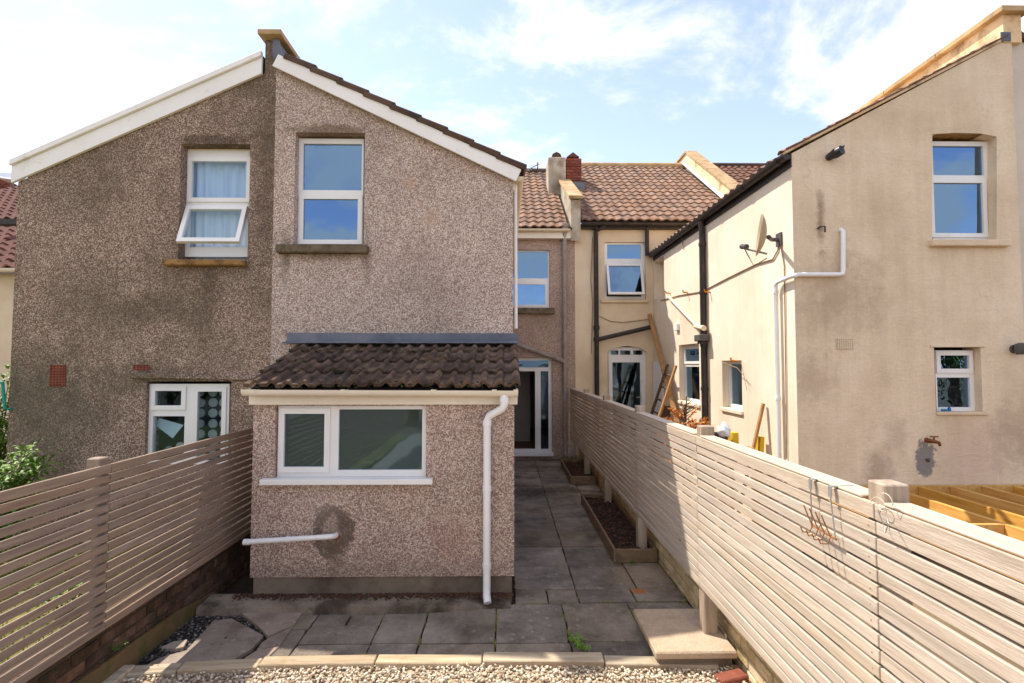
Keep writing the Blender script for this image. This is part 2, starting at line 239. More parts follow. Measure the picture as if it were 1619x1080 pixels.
M['yellow'] = mat('yellow_paint', [s(196, 156, 30), s(214, 176, 48)], 5, 4, rough=.6)
M['black'] = mat('black_plastic', [s(30, 29, 30), s(44, 42, 42)], 6, 4, rough=.45, spec=.5)
M['dkgrey'] = mat('dark_grey_plastic', [s(74, 70, 66), s(92, 88, 82)], 6, 4, rough=.55)
M['metal'] = mat('dull_galvanised_metal', [s(150, 148, 144), s(176, 174, 170)], 8, 4, rough=.5, metal=.5)
M['rust'] = mat('rusty_wire', [s(120, 76, 40), s(160, 108, 62)], 20, 5, rough=.8, metal=.2)
M['orange_rust'] = mat('orange_rust', [s(186, 112, 34), s(206, 140, 60)], 20, 5, rough=.85)
M['dish'] = mat('tan_dish_face', [s(168, 146, 116), s(190, 168, 136)], 5, 5, rough=.6, pos=True)
M['brass'] = mat('tarnished_brass', [s(110, 66, 40), s(146, 96, 60)], 14, 4, rough=.45, metal=.7)
M['bottle'] = mat('blue_plastic', [s(20, 96, 150), s(30, 120, 176)], 5, 3, rough=.3)
M['teal'] = mat('teal_plastic_line', [s(20, 130, 112), s(40, 150, 130)], 8, 3, rough=.5)
M['cable'] = mat('sun_bleached_cable', [s(130, 104, 76), s(160, 132, 100)], 9, 4, rough=.7)
M['string'] = mat('pale_string', [s(196, 180, 156), s(212, 198, 174)], 9, 4, rough=.8)
M['curtain'] = mat('pale_blue_voile', [s(214, 228, 238), s(232, 240, 246)], 2, 4, stretch=(9, 1, .4), rough=.9)
M['paper'] = mat('pale_blue_paper', [s(190, 214, 220), s(206, 226, 230)], 4, 3, rough=.8)
M['disc'] = mat('pale_glass_disc', [s(180, 190, 184), s(206, 212, 206)], 8, 4, rough=.3)
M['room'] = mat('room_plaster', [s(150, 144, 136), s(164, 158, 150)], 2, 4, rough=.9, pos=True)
M['room_dark'] = mat('unlit_room_plaster', [s(84, 84, 82), s(100, 98, 94)], 2, 4, rough=.9, pos=True)  # darker copy of the room plaster, lack of light put into the colour
M['room_floor'] = mat('brown_laminate_floor', [s(88, 58, 38), s(118, 82, 56)], 3, 5, stretch=(8, 1, 1), rough=.5, pos=True)
M['leaf'] = mat('fresh_green_leaf', [s(62, 96, 26), s(96, 130, 38), s(136, 160, 58)], 9, 3, rough=.5, pos=True)
M['leaf_dark'] = mat('deep_green_leaf', [s(44, 66, 24), s(66, 88, 34), s(92, 110, 44)], 1.4, 4, rough=.55, pos=True)
M['stem'] = mat('green_brown_stem', [s(84, 80, 44), s(104, 96, 56)], 9, 3, rough=.8)
M['trunk'] = mat('tree_bark', [s(76, 60, 46), s(104, 86, 68)], 5, 6, rough=.95, bump=.6)
M['needle'] = mat('dead_orange_needles', [s(186, 106, 44), s(206, 138, 70), s(214, 160, 96)], 20, 3, rough=.9, pos=True)
M['grass'] = mat('grass_blade', [s(96, 112, 40), s(136, 146, 56), s(176, 172, 84)], 3, 4, rough=.7, pos=True)
M['glass'] = glass_mat('window_glass', .34, (.5, .56, .58, 1))
M['glass_clear'] = glass_mat('clear_glass', .12, (.78, .82, .82, 1))
M['glass_net'] = glass_mat('lightly_reflecting_glass', .06, (.88, .92, .94, 1))
M['glass_frost'] = glass_mat('obscured_bathroom_glass', .14, rough=.04, diffuse=s(64, 72, 64))
M['cloudy'] = glass_mat('clear_plastic', .1, (.8, .82, .84, 1))
def stone_mat():
    q = NT('buff_gravel'); a = q.n('Attribute'); a.attribute_name = 'tone'
    col = q.ramp(a.outputs['Fac'], [(0, s(150, 128, 100)), (.3, s(188, 168, 140)), (.65, s(212, 196, 170)), (.9, s(228, 216, 198)), (1, s(160, 130, 96))])
    q.l(q.mix(1.0, col, q.ramp(q.noise(q.coord(True), 140, 3), [(.3, .85), (.7, 1.1)]), 'MULTIPLY'), q.b.inputs['Base Color']); q.b.inputs['Roughness'].default_value = .9; return q.m
M['gravel'] = stone_mat()
def chip_mat(name, cols):
    q = NT(name); a = q.n('Attribute'); a.attribute_name = 'tone'; k = len(cols)
    q.l(q.ramp(a.outputs['Fac'], [(i / (k - 1), c) for i, c in enumerate(cols)]), q.b.inputs['Base Color']); q.b.inputs['Roughness'].default_value = .9; return q.m
M['bark'] = chip_mat('bark_chips', [s(40, 26, 18), s(74, 46, 30), s(100, 64, 42), s(62, 40, 28)])
M['slate'] = chip_mat('dark_chippings', [s(36, 34, 32), s(70, 64, 58), s(48, 42, 38), s(150, 140, 128)])

# ------------------------------------------------------------------ object helpers
ORG = {}
def tag(o, label=None, cat=None, group=None, kind=None):
    for k, v in (('label', label), ('category', cat), ('group', group), ('kind', kind)):
        if v: o[k] = v
    return o
def thing(name, label, cat, loc=(0, 0, 0), group=None, kind=None):
    o = bpy.data.objects.new(name, None); COL.objects.link(o); o.location = loc; o.empty_display_size = .2
    ORG[o.name] = Vector(loc); return tag(o, label, cat, group, kind)
def link(name, me, m, parent=None):
    o = bpy.data.objects.new(name, me); COL.objects.link(o)
    if parent: o.parent = parent; ORG[o.name] = ORG[parent.name].copy()
    else: ORG[o.name] = Vector()
    return o
class MB:
    def __init__(q): q.v = []; q.f = []
    def add(q, vs, fs):
        k = len(q.v); q.v += [Vector(x) for x in vs]; q.f += [tuple(i + k for i in f) for f in fs]; return q
    def box(q, a, b):
        x0, y0, z0 = (min(a[i], b[i]) for i in range(3)); x1, y1, z1 = (max(a[i], b[i]) for i in range(3))
        return q.add([(x0, y0, z0), (x1, y0, z0), (x1, y1, z0), (x0, y1, z0), (x0, y0, z1), (x1, y0, z1), (x1, y1, z1), (x0, y1, z1)],
                     [(0, 3, 2, 1), (4, 5, 6, 7), (0, 1, 5, 4), (1, 2, 6, 5), (2, 3, 7, 6), (3, 0, 4, 7)])
    def room(q, a, b):        # open at the -Y side: five inner faces
        x0, y0, z0 = a; x1, y1, z1 = b
        return q.add([(x0, y0, z0), (x1, y0, z0), (x1, y1, z0), (x0, y1, z0), (x0, y0, z1), (x1, y0, z1), (x1, y1, z1), (x0, y1, z1)],
                     [(0, 1, 2, 3), (7, 6, 5, 4), (1, 5, 6, 2), (2, 6, 7, 3), (3, 7, 4, 0)])
    def bar(q, p, r, w, h, up=(0, 0, 1)):   # square bar from p to r
        p, r = Vector(p), Vector(r); d = (r - p).normalized(); up = Vector(up)
        if abs(d.dot(up)) > .98: up = Vector((1, 0, 0))
        u = d.cross(up).normalized() * w / 2; v = u.cross(d).normalized() * h / 2
        return q.add([p - u - v, p + u - v, p + u + v, p - u + v, r - u - v, r + u - v, r + u + v, r - u + v],
                     [(0, 1, 2, 3), (7, 6, 5, 4), (0, 4, 5, 1), (1, 5, 6, 2), (2, 6, 7, 3), (3, 7, 4, 0)])
    def tube(q, pts, r, n=10, caps=True):
        pts = [Vector(p) for p in pts]; rs = r if isinstance(r, (list, tuple)) else [r] * len(pts); k = len(q.v); u = None
        for i, p in enumerate(pts):
            d = (pts[min(i + 1, len(pts) - 1)] - pts[max(i - 1, 0)]).normalized()
            if u is None: u = d.orthogonal().normalized()
            u = (u - d * u.dot(d)).normalized(); w = d.cross(u)
            q.v += [p + (u * math.cos(a) + w * math.sin(a)) * rs[i] for a in (2 * math.pi * j / n for j in range(n))]
        for i in range(len(pts) - 1):
            for j in range(n):
                a, b = k + i * n + j, k + i * n + (j + 1) % n; q.f.append((a, b, b + n, a + n))
        if caps: q.f.append(tuple(k + j for j in reversed(range(n)))); q.f.append(tuple(k + (len(pts) - 1) * n + j for j in range(n)))
        return q
    def lathe(q, prof, c, axis=(0, 0, 1), n=20):     # prof = [(radius, height)]
        ax = Vector(axis).normalized(); u = ax.orthogonal().normalized(); w = ax.cross(u); c = Vector(c); k = len(q.v)
        for r, h in prof: q.v += [c + ax * h + (u * math.cos(a) + w * math.sin(a)) * r for a in (2 * math.pi * j / n for j in range(n))]
        for i in range(len(prof) - 1):
            for j in range(n): a, b = k + i * n + j, k + i * n + (j + 1) % n; q.f.append((a, b, b + n, a + n))
        return q
    def prism(q, poly, d):      # polygon (list of 3d points) extruded along vector d
        k = len(poly); d = Vector(d); a = [Vector(p) for p in poly]
        return q.add(a + [p + d for p in a], [tuple(range(k)), tuple(reversed(range(k, 2 * k)))] + [(i, i + k, (i + 1) % k + k, (i + 1) % k) for i in range(k)])
    def panel(q, fmap, outline, holes, t, back=False):   # plate with openings: fmap(u, v, depth) -> xyz
        bm = bmesh.new(); loops = []
        for lp in [outline] + list(holes):
            vs = [bm.verts.new((u, v, 0)) for u, v in lp]; es = [bm.edges.new((vs[i], vs[(i + 1) % len(vs)])) for i in range(len(vs))]; loops.append(lp)
        bmesh.ops.triangle_fill(bm, use_beauty=True, edges=bm.edges[:]); bm.verts.index_update()
        uv = [(v.co.x, v.co.y) for v in bm.verts]; fs = [tuple(v.index for v in f.verts) for f in bm.faces]; bm.free(); k = len(uv)
        vs = [fmap(u, v, 0) for u, v in uv] + [fmap(u, v, t) for u, v in uv]
        sd = []; b = 0
        for lp in loops:
            n = len(lp); sd += [(b + i, b + (i + 1) % n, b + (i + 1) % n + k, b + i + k) for i in range(n)]; b += n
        return q.add(vs, fs + ([tuple(i + k for i in f) for f in fs] if back else []) + sd)
    def grid(q, fmap, outer, holes, t, m=.012):     # plate with rectangular openings, front, back and reveals
        hs = [(max(h[0], outer[0] + m), max(h[1], outer[1] + m), min(h[2], outer[2] - m), min(h[3], outer[3] - m)) for h in holes]
        us = sorted({outer[0], outer[2], *[h[0] for h in hs], *[h[2] for h in hs]}); vs_ = sorted({outer[1], outer[3], *[h[1] for h in hs], *[h[3] for h in hs]})
        nu, nv = len(us), len(vs_); k = nu * nv
        P = [fmap(u, v, 0) for v in vs_ for u in us] + [fmap(u, v, t) for v in vs_ for u in us]
        def solid(i, j):
            if not (0 <= i < nu - 1 and 0 <= j < nv - 1): return False
            u, v = (us[i] + us[i + 1]) / 2, (vs_[j] + vs_[j + 1]) / 2
            return not any(h[0] < u < h[2] and h[1] < v < h[3] for h in hs)
        fs = []
        for j in range(nv - 1):
            for i in range(nu - 1):
                if not solid(i, j): continue
                a, b, c, d = j * nu + i, j * nu + i + 1, (j + 1) * nu + i + 1, (j + 1) * nu + i
                fs += [(a, b, c, d), (a + k, d + k, c + k, b + k)]
                for di, dj, e in ((0, -1, (a, b)), (1, 0, (b, c)), (0, 1, (c, d)), (-1, 0, (d, a))):
                    if not solid(i + di, j + dj): fs.append((e[0], e[0] + k, e[1] + k, e[1]))
        return q.add(P, fs)
    def xf(q, mtx): q.v = [mtx @ v for v in q.v]; return q
    def build(q, name, m, parent=None, smooth=False, bevel=0.0, label=None, kind=None):
        o0 = ORG[parent.name] if parent else Vector(); me = bpy.data.meshes.new(name)
        me.from_pydata([tuple(v - o0) for v in q.v], [], q.f); me.update()
        bm = bmesh.new(); bm.from_mesh(me); bmesh.ops.recalc_face_normals(bm, faces=bm.faces[:])
        if bevel: bmesh.ops.bevel(bm, geom=bm.edges[:], offset=bevel, segments=1, affect='EDGES', profile=.5)
        if smooth:
            for f in bm.faces: f.smooth = True
            for e in bm.edges:
                if len(e.link_faces) == 2 and e.calc_face_angle() > R(38): e.smooth = False
        bm.to_mesh(me); bm.free(); me.materials.append(m)
        o = link(name, me, m, parent)
        if label: o['label'] = label
        if kind: o['kind'] = kind
        return o
def piece(name, me, parent, mtx):          # one of many alike pieces sharing a mesh; mtx in world space
    o = bpy.data.objects.new(name, me); COL.objects.link(o); o.parent = parent
    m = mtx.copy(); m.translation = m.translation - ORG[parent.name]; o.matrix_local = m; return o
def box_mesh(name, x, y, z, m, bevel=.003):   # centred box
    o = MB().box((-x / 2, -y / 2, -z / 2), (x / 2, y / 2, z / 2)).build(name, m, None, bevel=bevel); me = o.data; bpy.data.objects.remove(o); return me
def FY(c): return lambda u, v, d: (u, c + d, v)     # faces -Y
def FX(c): return lambda u, v, d: (c + d, u, v)     # faces -X
def rect(a): u0, v0, u1, v1 = a; return [(u0, v0), (u1, v0), (u1, v1), (u0, v1)]
def grow(a, g): return (a[0] - g, a[1] - g, a[2] + g, a[3] + g)
def window(house, fm, outer, lights, depth=.11, ft=.06, glass='glass', frame='upvc', name='window', label=None):
    """lights: (u0, v0, u1, v1, kind[, degrees]) where the rect is the visible glass; kind fixed | sash | open"""
    B = .042
    hl = [rect(grow(l[:4], B if l[4] != 'fixed' else 0)) for l in lights]
    w = MB().grid(lambda u, v, d: fm(u, v, depth + d), outer, [grow(l[:4], B if l[4] in ('sash', 'open') else 0) for l in lights], ft).build(name, M[frame], house, bevel=0, label=label)
    for l in lights:
        g = M[l[6]] if len(l) > 6 else M[glass]; r = l[:4]
        def bx(mb, a, d0, d1): p, q = fm(a[0], a[1], depth + d0), fm(a[2], a[3], depth + d1); return mb.box(p, q)
        if l[4] == 'none': continue
        if l[4] == 'fixed': bx(MB(), grow(r, .004), .025, .037).build('pane', g, w)
        else:
            d0 = -.016
            sa = MB().panel(lambda u, v, d: fm(u, v, depth + d0 + d), rect(grow(r, B + .008)), [rect(r)], .05, True); pa = bx(MB(), grow(r, .004), .008, .02)
            if l[4] == 'open':
                pv = Vector(fm(r[0], r[3] + B, depth + d0)); ax = Vector(fm(1, 0, 0)) - Vector(fm(0, 0, 0))
                X = Matrix.Translation(pv + Vector(fm(0, 0, -.02)) - Vector(fm(0, 0, 0))) @ Matrix.Rotation(-R(l[5]), 4, ax) @ Matrix.Translation(-pv); sa.xf(X); pa.xf(X)
            sa.build('sash', M[frame], w); pa.build('pane', g, w)
    return w
def pr(px0, py0, px1, py1, Y):      # pixel rectangle -> (x0, z0, x1, z1) on plane Y
    a, b = onY(px0, py1, Y), onY(px1, py0, Y); return (a.x, a.z, b.x, b.z)
def px_(px0, py0, px1, py1, X):     # pixel box on plane X -> (y0, z0, y1, z1), near edge is px1
    a, b = onX(px0, py0, X), onX(px1, py1, X); c = onX(px1, py0, X); d = onX(px0, py1, X)
    return (b.y, (b.z + d.z) / 2, a.y, (a.z + c.z) / 2)
def tile_mesh(name, w, l, rolls, rise, th, m, shape='roll', n=6):
    mb = MB(); P = []
    for r in range(rolls):
        for j in range(n):
            t = j / n
            if shape == 'roll': h = rise * (math.sin(math.pi * (t - .5) / .5) if t > .5 else 0) ** .8 if t > .5 else 0
            else: h = rise * (.5 + .5 * math.cos(2 * math.pi * (t - .3)))
            P.append(((r + t) * w / rolls, h))
    P.append((w, 0 if shape == 'roll' else rise * (.5 + .5 * math.cos(2 * math.pi * .7)))); k = len(P)
    vs = [(x, 0, h + th) for x, h in P] + [(x, l, h) for x, h in P] + [(x, .003, h - .002) for x, h in P]
    fs = [(i, i + 1, i + 1 + k, i + k) for i in range(k - 1)] + [(i + 2 * k, i + 1 + 2 * k, i + 1, i) for i in range(k - 1)]
    fs += [(2 * k, 0, k), (3 * k - 1, 2 * k - 1, k - 1)]
    o = mb.add(vs, fs).build(name, m, None, smooth=True); me = o.data; bpy.data.objects.remove(o); return me
def frame_mtx(o, u, v, n): m = Matrix((u, v, n)).transposed().to_4x4(); m.translation = o; return m
def lay_tiles(parent, me, origin, u, v, ncol, nrow, w, gauge, skip=None, jit=.004, stagger=0):
    u = Vector(u).normalized(); v = Vector(v).normalized(); n = u.cross(v)
    for r in range(nrow):
        for c in range(ncol):
            if skip and skip(c, r): continue
            p = Vector(origin) + u * (c * w + (stagger * w if r % 2 else 0) + random.uniform(-jit, jit)) + v * (r * gauge + random.uniform(-jit, jit)) + n * random.uniform(0, jit)
            mt = frame_mtx(p, u, v, n) @ Matrix.Rotation(random.uniform(-.012, .012), 4, 'Z') @ Matrix.Rotation(random.uniform(-.006, .006), 4, 'Y')
            piece('tile', me, parent, mt)
def bracket(mb, p, r=.05, n=10, axis=(0, 0, 1), h=.05): mb.lathe([(0, 0), (r, 0), (r, h), (0, h)], Vector(p), axis, n); return mb
def gutter(mb, a, b, r=.06, up=(0, 0, 1)):      # half round gutter
    a, b = Vector(a), Vector(b); d = (b - a).normalized(); sd = d.cross(Vector(up)).normalized(); k = []
    for p in (a, b):
        k.append([p + sd * math.cos(t) * r - Vector(up) * math.sin(t) * r for t in (math.pi * j / 8 for j in range(9))] + [p + sd * math.cos(t) * (r - .006) - Vector(up) * math.sin(t) * (r - .006) for t in (math.pi * j / 8 for j in reversed(range(9)))])
    m = len(k[0]); mb.add(k[0] + k[1], [(i, (i + 1) % m, (i + 1) % m + m, i + m) for i in range(m)] + [tuple(range(9)), tuple(range(m, m + 9))]); return mb

# ================================================================== SETTING
g = MB().add([(-300, -300, -.10), (300, -300, -.10), (300, 300, -.10), (-300, 300, -.10)], [(0, 1, 2, 3)]).build('ground', M['ground']); tag(g, kind='structure')
g = MB().add([(-14, -6, -.02), (-2.8, -6, -.02), (-2.8, 5.9, .12), (-14, 5.9, .12)], [(0, 1, 2, 3)]).build('lawn', M['lawn']); tag(g, kind='structure')
g = MB().add([(-2.75, -6, -.008), (1.67, -6, -.008), (1.67, 3.752, -.008), (-2.75, 3.752, -.008)], [(0, 1, 2, 3)]).build('gravel_ground', M['gravel_bed']); tag(g, kind='structure')
g = MB().box((1.78, 5.95, -.09), (3.42, 11.6, .0)).build('neighbour_yard', M['yard']); tag(g, kind='structure')
patio = MB().box((-2.74, 3.75, -.09), (1.69, 11.62, -.022)).build('patio', M['joint']); tag(patio, kind='structure')
ORG[patio.name] = Vector()
GAP = .006; U = random.uniform
def slab(x0, y0, x1, y1, dz=0, name='paving_slab'):
    w_, d_ = (x1 - x0) / 2 - GAP, (y1 - y0) / 2 - GAP; P = []
    for (ax_, ay_), (bx_, by_) in (((-w_, -d_), (w_, -d_)), ((w_, -d_), (w_, d_)), ((w_, d_), (-w_, d_)), ((-w_, d_), (-w_, -d_))):
        n_ = 5
        for i in range(n_):
            f = i / n_ + (U(-.07, .07) if i else 0); jx, jy = U(-.0035, .0025), U(-.0035, .0025)
            if i == 0 and random.random() < .25: jx *= 5; jy *= 5
            P.append((ax_ + (bx_ - ax_) * f + jx, ay_ + (by_ - ay_) * f + jy, .025))
    o_ = MB().prism(P, (0, 0, -.05)).build(name, M['slab'], None, bevel=.004); me = o_.data; bpy.data.objects.remove(o_)
    piece(name, me, patio, Matrix.Translation(((x0 + x1) / 2, (y0 + y1) / 2, -.025 + dz + random.uniform(-.005, .004))) @ Matrix.Rotation(random.uniform(-.004, .004), 4, 'X') @ Matrix.Rotation(random.uniform(-.004, .004), 4, 'Y') @ Matrix.Rotation(random.uniform(-.004, .004), 4, 'Z'))
rows = [4.99, 5.55, 6.12, 6.69, 7.32, 7.94, 8.53, 9.13, 9.73, 10.3, 10.9, 11.5]
for i in range(len(rows) - 1):
    slab(.10, rows[i], .68, rows[i + 1]); slab(.68, rows[i], 1.27, rows[i + 1])
    slab(1.27, rows[i], 1.66, rows[i + 1])
slab(.10, 4.70, .40, 4.99); slab(.40, 4.70, .68, 4.99, -.003); slab(.68, 4.72, 1.2, 4.99); slab(1.2, 4.72, 1.66, 4.99)
F0, F1, F2 = 3.85, 4.06, 4.70
for x0, x1 in ((-.65, -.065), (-.065, .515), (.515, 1.10)): slab(x0, F1, x1, F2); slab(x0, F0, x1, F1, -.004)
slab(1.10, 4.34, 1.66, 4.72, -.004); slab(1.10, F0, 1.66, 4.34, -.006)
slab(-1.02, F1, -.65, 4.60); slab(-1.02, F0, -.65, F1, -.003); slab(-1.58, F1, -1.02, 4.34); slab(-1.58, 4.34, -1.30, 4.62); slab(-1.30, 4.34, -1.02, 4.62, -.004); slab(-1.58, F0, -1.02, F1, -.002)
slab(-1.75, 4.29, -1.58, 4.56); slab(-1.75, F0, -1.58, 4.29, -.003)
def flag(pts, z=.012, th=.035, name='broken_flagstone'):
    P = [onZ(a, b, z) for a, b in pts]; c = sum(P, Vector()) / len(P)
    P = [p + (c - p).normalized() * .006 for p in P]
    MB().prism(P, (0, 0, -th)).build(name, M['stone'], patio, bevel=.004)
flag([(338, 980), (368, 977), (418, 1004), (400, 1024), (345, 1058), (222, 1056), (250, 1040), (293, 1028)])
flag([(253, 1023), (275, 1013), (298, 1010), (291, 1023), (275, 1026)], .02); flag([(382, 969), (482, 963), (466, 987), (423, 1005), (410, 992)], .02)
flag([(424, 1008), (464, 990), (444, 1019), (405, 1027), (412, 1016)], .008); flag([(408, 1026), (443, 1021), (424, 1040), (382, 1052), (385, 1040)], .004); flag([(226, 1068), (240, 1052), (262, 1050), (250, 1066)], .0)
# raised concrete strip in front of the lean-to
q = MB().prism([(-2.62, 4.52, -.03), (-2.62, 4.52, .06), (-2.62, 4.76, .075), (-2.62, 4.76, -.03)], (2.62 - .75, 0, 0))
q.add([(-.75, 4.52, .06), (-.75, 4.76, .075), (-.75, 4.52, -.03), (.06, 4.62, .004), (.06, 4.76, .012), (.06, 4.62, -.03)], [(0, 3, 4, 1), (2, 5, 3, 0)])
q.build('concrete_strip', M['step_dark'], patio, bevel=0)
# stuff made of many small stones
def scatter(name, n, sampler, size, m, label, flat=.65, jag=.25, parent=None, cat=None):
    ico = bmesh.new(); bmesh.ops.create_icosphere(ico, subdivisions=1, radius=1); V = np.array([v.co[:] for v in ico.verts]); F = np.array([[v.index for v in f.verts] for f in ico.faces]); ico.free()
    P = np.array([sampler() for _ in range(n)]); a = rng.uniform(0, 6.28, n); ca, sa = np.cos(a), np.sin(a)
    sc = rng.uniform(*size, (n, 1)) * np.stack([rng.uniform(.8, 1.5, n), rng.uniform(.6, 1.0, n), rng.uniform(flat * .7, flat * 1.2, n)], 1)
    X = V[None] * (1 + rng.uniform(-jag, jag, (n, len(V), 1))) * sc[:, None, :]
    tx = rng.uniform(-.5, .5, n); X[:, :, 2] += X[:, :, 0] * tx[:, None] * .6
    Xr = np.stack([X[..., 0] * ca[:, None] - X[..., 1] * sa[:, None], X[..., 0] * sa[:, None] + X[..., 1] * ca[:, None], X[..., 2]], -1) + P[:, None]
    me = bpy.data.meshes.new(name); nv = n * len(V); nf = n * len(F)
    o0 = ORG[parent.name] if parent else Vector((0, 0, 0))
    me.vertices.add(nv); me.vertices.foreach_set('co', (Xr - np.array(o0)[None, None]).astype(np.float32).ravel())
    FF = (F[None] + (np.arange(n) * len(V))[:, None, None]).astype(np.int32).ravel()
    me.loops.add(nf * 3); me.loops.foreach_set('vertex_index', FF); me.polygons.add(nf)
    me.polygons.foreach_set('loop_start', np.arange(0, nf * 3, 3, dtype=np.int32)); me.polygons.foreach_set('loop_total', np.full(nf, 3, np.int32))
    at = me.attributes.new('tone', 'FLOAT', 'POINT'); at.data.foreach_set('value', np.repeat(rng.uniform(0, 1, n), len(V)).astype(np.float32))
    me.update(calc_edges=True); me.validate(); me.materials.append(m); o = link(name, me, m, parent); o['kind'] = 'stuff'
    if label: o['label'] = label; o['category'] = cat
    return o
U = random.uniform
scatter('gravel', 15000, lambda: (U(-2.7, 1.62), 3.745 - U(0, 1) ** 1.15 * 1.4, -.002 + abs(random.gauss(0, .010))), (.008, .015), M['gravel'], 'loose buff gravel covering the foreground below the timber edging', cat='gravel')
def chips_xy():
    while True:
        x, y = U(-2.68, -1.9), U(3.86, 4.58)
        if y > 4.12 or x < -2.3: return (x, y, -.018 + abs(random.gauss(0, .008)))
scatter('chippings', 2600, chips_xy, (.006, .013), M['slate'], 'dark chippings filling the gap beside the broken flagstones', cat='chippings')

scatter('debris', 1500, lambda: (U(-2.4, .08), 4.745 - abs(random.gauss(0, .045)), (.076 if True else 0) - .0), (.005, .012), M['bark'], 'dark leaf litter gathered along the foot of the lean-to', cat='leaf litter')
# ================================================================== HOUSES
# ---- own house (pebbledash, lean-to in front)
HB = thing('terraced_house', 'pink pebbledash house with a mossy tiled lean-to in front and glazed door in the passage', 'house', (-1.2, 5.9, 0))
YB = 5.88
a1 = onY(437, 101, YB); a2 = onY(811, 277, YB); wl = pr(464, 210, 577, 388, YB)
XB0, XB1 = a1.x, a2.x
MB().panel(FY(YB), [(XB0, 0), (XB1, 0), (XB1, a2.z), (XB0, a1.z)], [rect(wl)], .24).build('gable_wall', M['dashB'], HB)
MB().box((XB1 - .25, YB + .24, 0), (XB1, 11.6, a2.z - .05)).build('side_wall', M['dashB'], HB)
wf = pr(469, 219, 575, 387, YB + .1)
w = window(HB, FY(YB), wf, [(*pr(478, 227, 572, 300, YB + .1), 'fixed'), (*pr(479, 315, 566, 379, YB + .1), 'sash')])
MB().box((wl[0] - .17, YB - .09, wl[1] - .1), (wl[2] + .06, YB + .12, wl[1] - .003)).build('sill', M['stone_sill'], w, bevel=.012)
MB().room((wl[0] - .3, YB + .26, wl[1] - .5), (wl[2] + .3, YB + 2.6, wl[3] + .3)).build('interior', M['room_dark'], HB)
# roof of the outrigger
sl_ = Vector((a2.x - a1.x, 0, a2.z - a1.z)).normalized(); nrm = Vector((-sl_.z, 0, sl_.x)) if sl_.x > 0 else Vector((sl_.z, 0, -sl_.x))
E0 = Vector((a1.x, 5.83, a1.z)); E1 = E0 + sl_ * ((Vector((a2.x, 0, a2.z)) - Vector((a1.x, 0, a1.z))).length + .07)
rf = MB().prism([E0 + nrm * .02, E1 + nrm * .02, E1 + nrm * .07, E0 + nrm * .07], (0, 5.8, 0)).build('roof', M['underlay'], HB)
MB().prism([E0 - nrm * .075 + Vector((.02, -.03, 0)), E1 - nrm * .075 + Vector((0, -.03, 0)), E1 + nrm * .075 + Vector((0, -.03, 0)), E0 + nrm * .075 + Vector((.02, -.03, 0))], (0, .028, 0)).build('bargeboard', M['white_board'], HB, bevel=.003)
me = MB(); n_ = 10
for j in range(n_):
    pass
vt = MB().add([(0, 0, 0), (.345, 0, .022), (.345, .34, .022), (0, .34, 0), (0, 0, .055), (.345, 0, .077), (.345, .34, .077), (0, .34, .055), (0, .06, .085), (.345, .06, .107), (.345, .14, .107), (0, .14, .085)],
              [(0, 1, 2, 3), (0, 4, 5, 1), (1, 5, 9, 10, 6, 2), (3, 2, 6, 7), (0, 3, 7, 11, 8, 4), (4, 8, 9, 5), (8, 11, 10, 9), (11, 7, 6, 10)]).build('tile', M['verge_tile'], None); vtm = vt.data; bpy.data.objects.remove(vt)
Lr = (E1 - E0).length
for j in range(9):
    p = E0 + sl_ * (.10 + j * (Lr - .1 + .03 - .345) / 8) + nrm * .062 + Vector((0, -.05, random.uniform(-.004, .004)))
    piece('tile', vtm, rf, frame_mtx(p, sl_, Vector((0, 1, 0)), sl_.cross(Vector((0, 1, 0)))) @ Matrix.Rotation(random.uniform(-.01, .01), 4, 'Z'))
lt = tile_mesh('tile', .3, .4, 2, .045, .022, M['verge_tile'])
for j in range(18):   # eaves course along the passage
    piece('tile', lt, rf, frame_mtx(E1 + nrm * .07 - sl_ * .0 + Vector((0, .36 + j * .3, 0)), Vector((0, 1, 0)), -sl_, Vector((0, 1, 0)).cross(-sl_)))
gt = MB(); gutter(gt, (a2.x + .07, 5.86, a2.z - .02), (a2.x + .07, 11.5, a2.z - .02), .055); gt.build('gutter', M['pipe_cream'], HB, smooth=True)
MB().box((a2.x + .002, 5.9, a2.z - .17), (a2.x + .02, 11.5, a2.z)).build('fascia', M['fascia'], HB)
MB().tube([(a2.x + .03, 6.0, a2.z - .05), (a2.x + .035, 6.0, 2.55)], .022, 10).build('downpipe', M['pipe_white'], HB, smooth=True)
# parapet at the apex with coping and lead
pa = MB().box((XB0 - .153, 5.945, a1.z - .4), (XB0 - .002, 11.6, 5.929)).build('parapet', M['dashA'], HB)
MB().box((XB0 - .004, 5.97, a1.z + .02), (XB0 + .012, 11.5, 5.90)).build('flashing', M['lead'], pa)
MB().prism([(XB0 - .002, 5.885, a1.z + .02), (XB0 + .10, 5.885, a1.z + .0), (XB0 + .06, 5.885, a1.z + .1), (XB0 + .03, 5.885, 5.90), (XB0 - .05, 5.885, 5.92), (XB0 - .05, 5.885, a1.z + .1)], (0, .012, 0)).build('flashing', M['lead'], pa)
MB().box((XB0 - .2, 5.82, 5.934), (XB0 + .07, 11.6, 5.995)).build('coping', M['coping'], pa, bevel=.006)
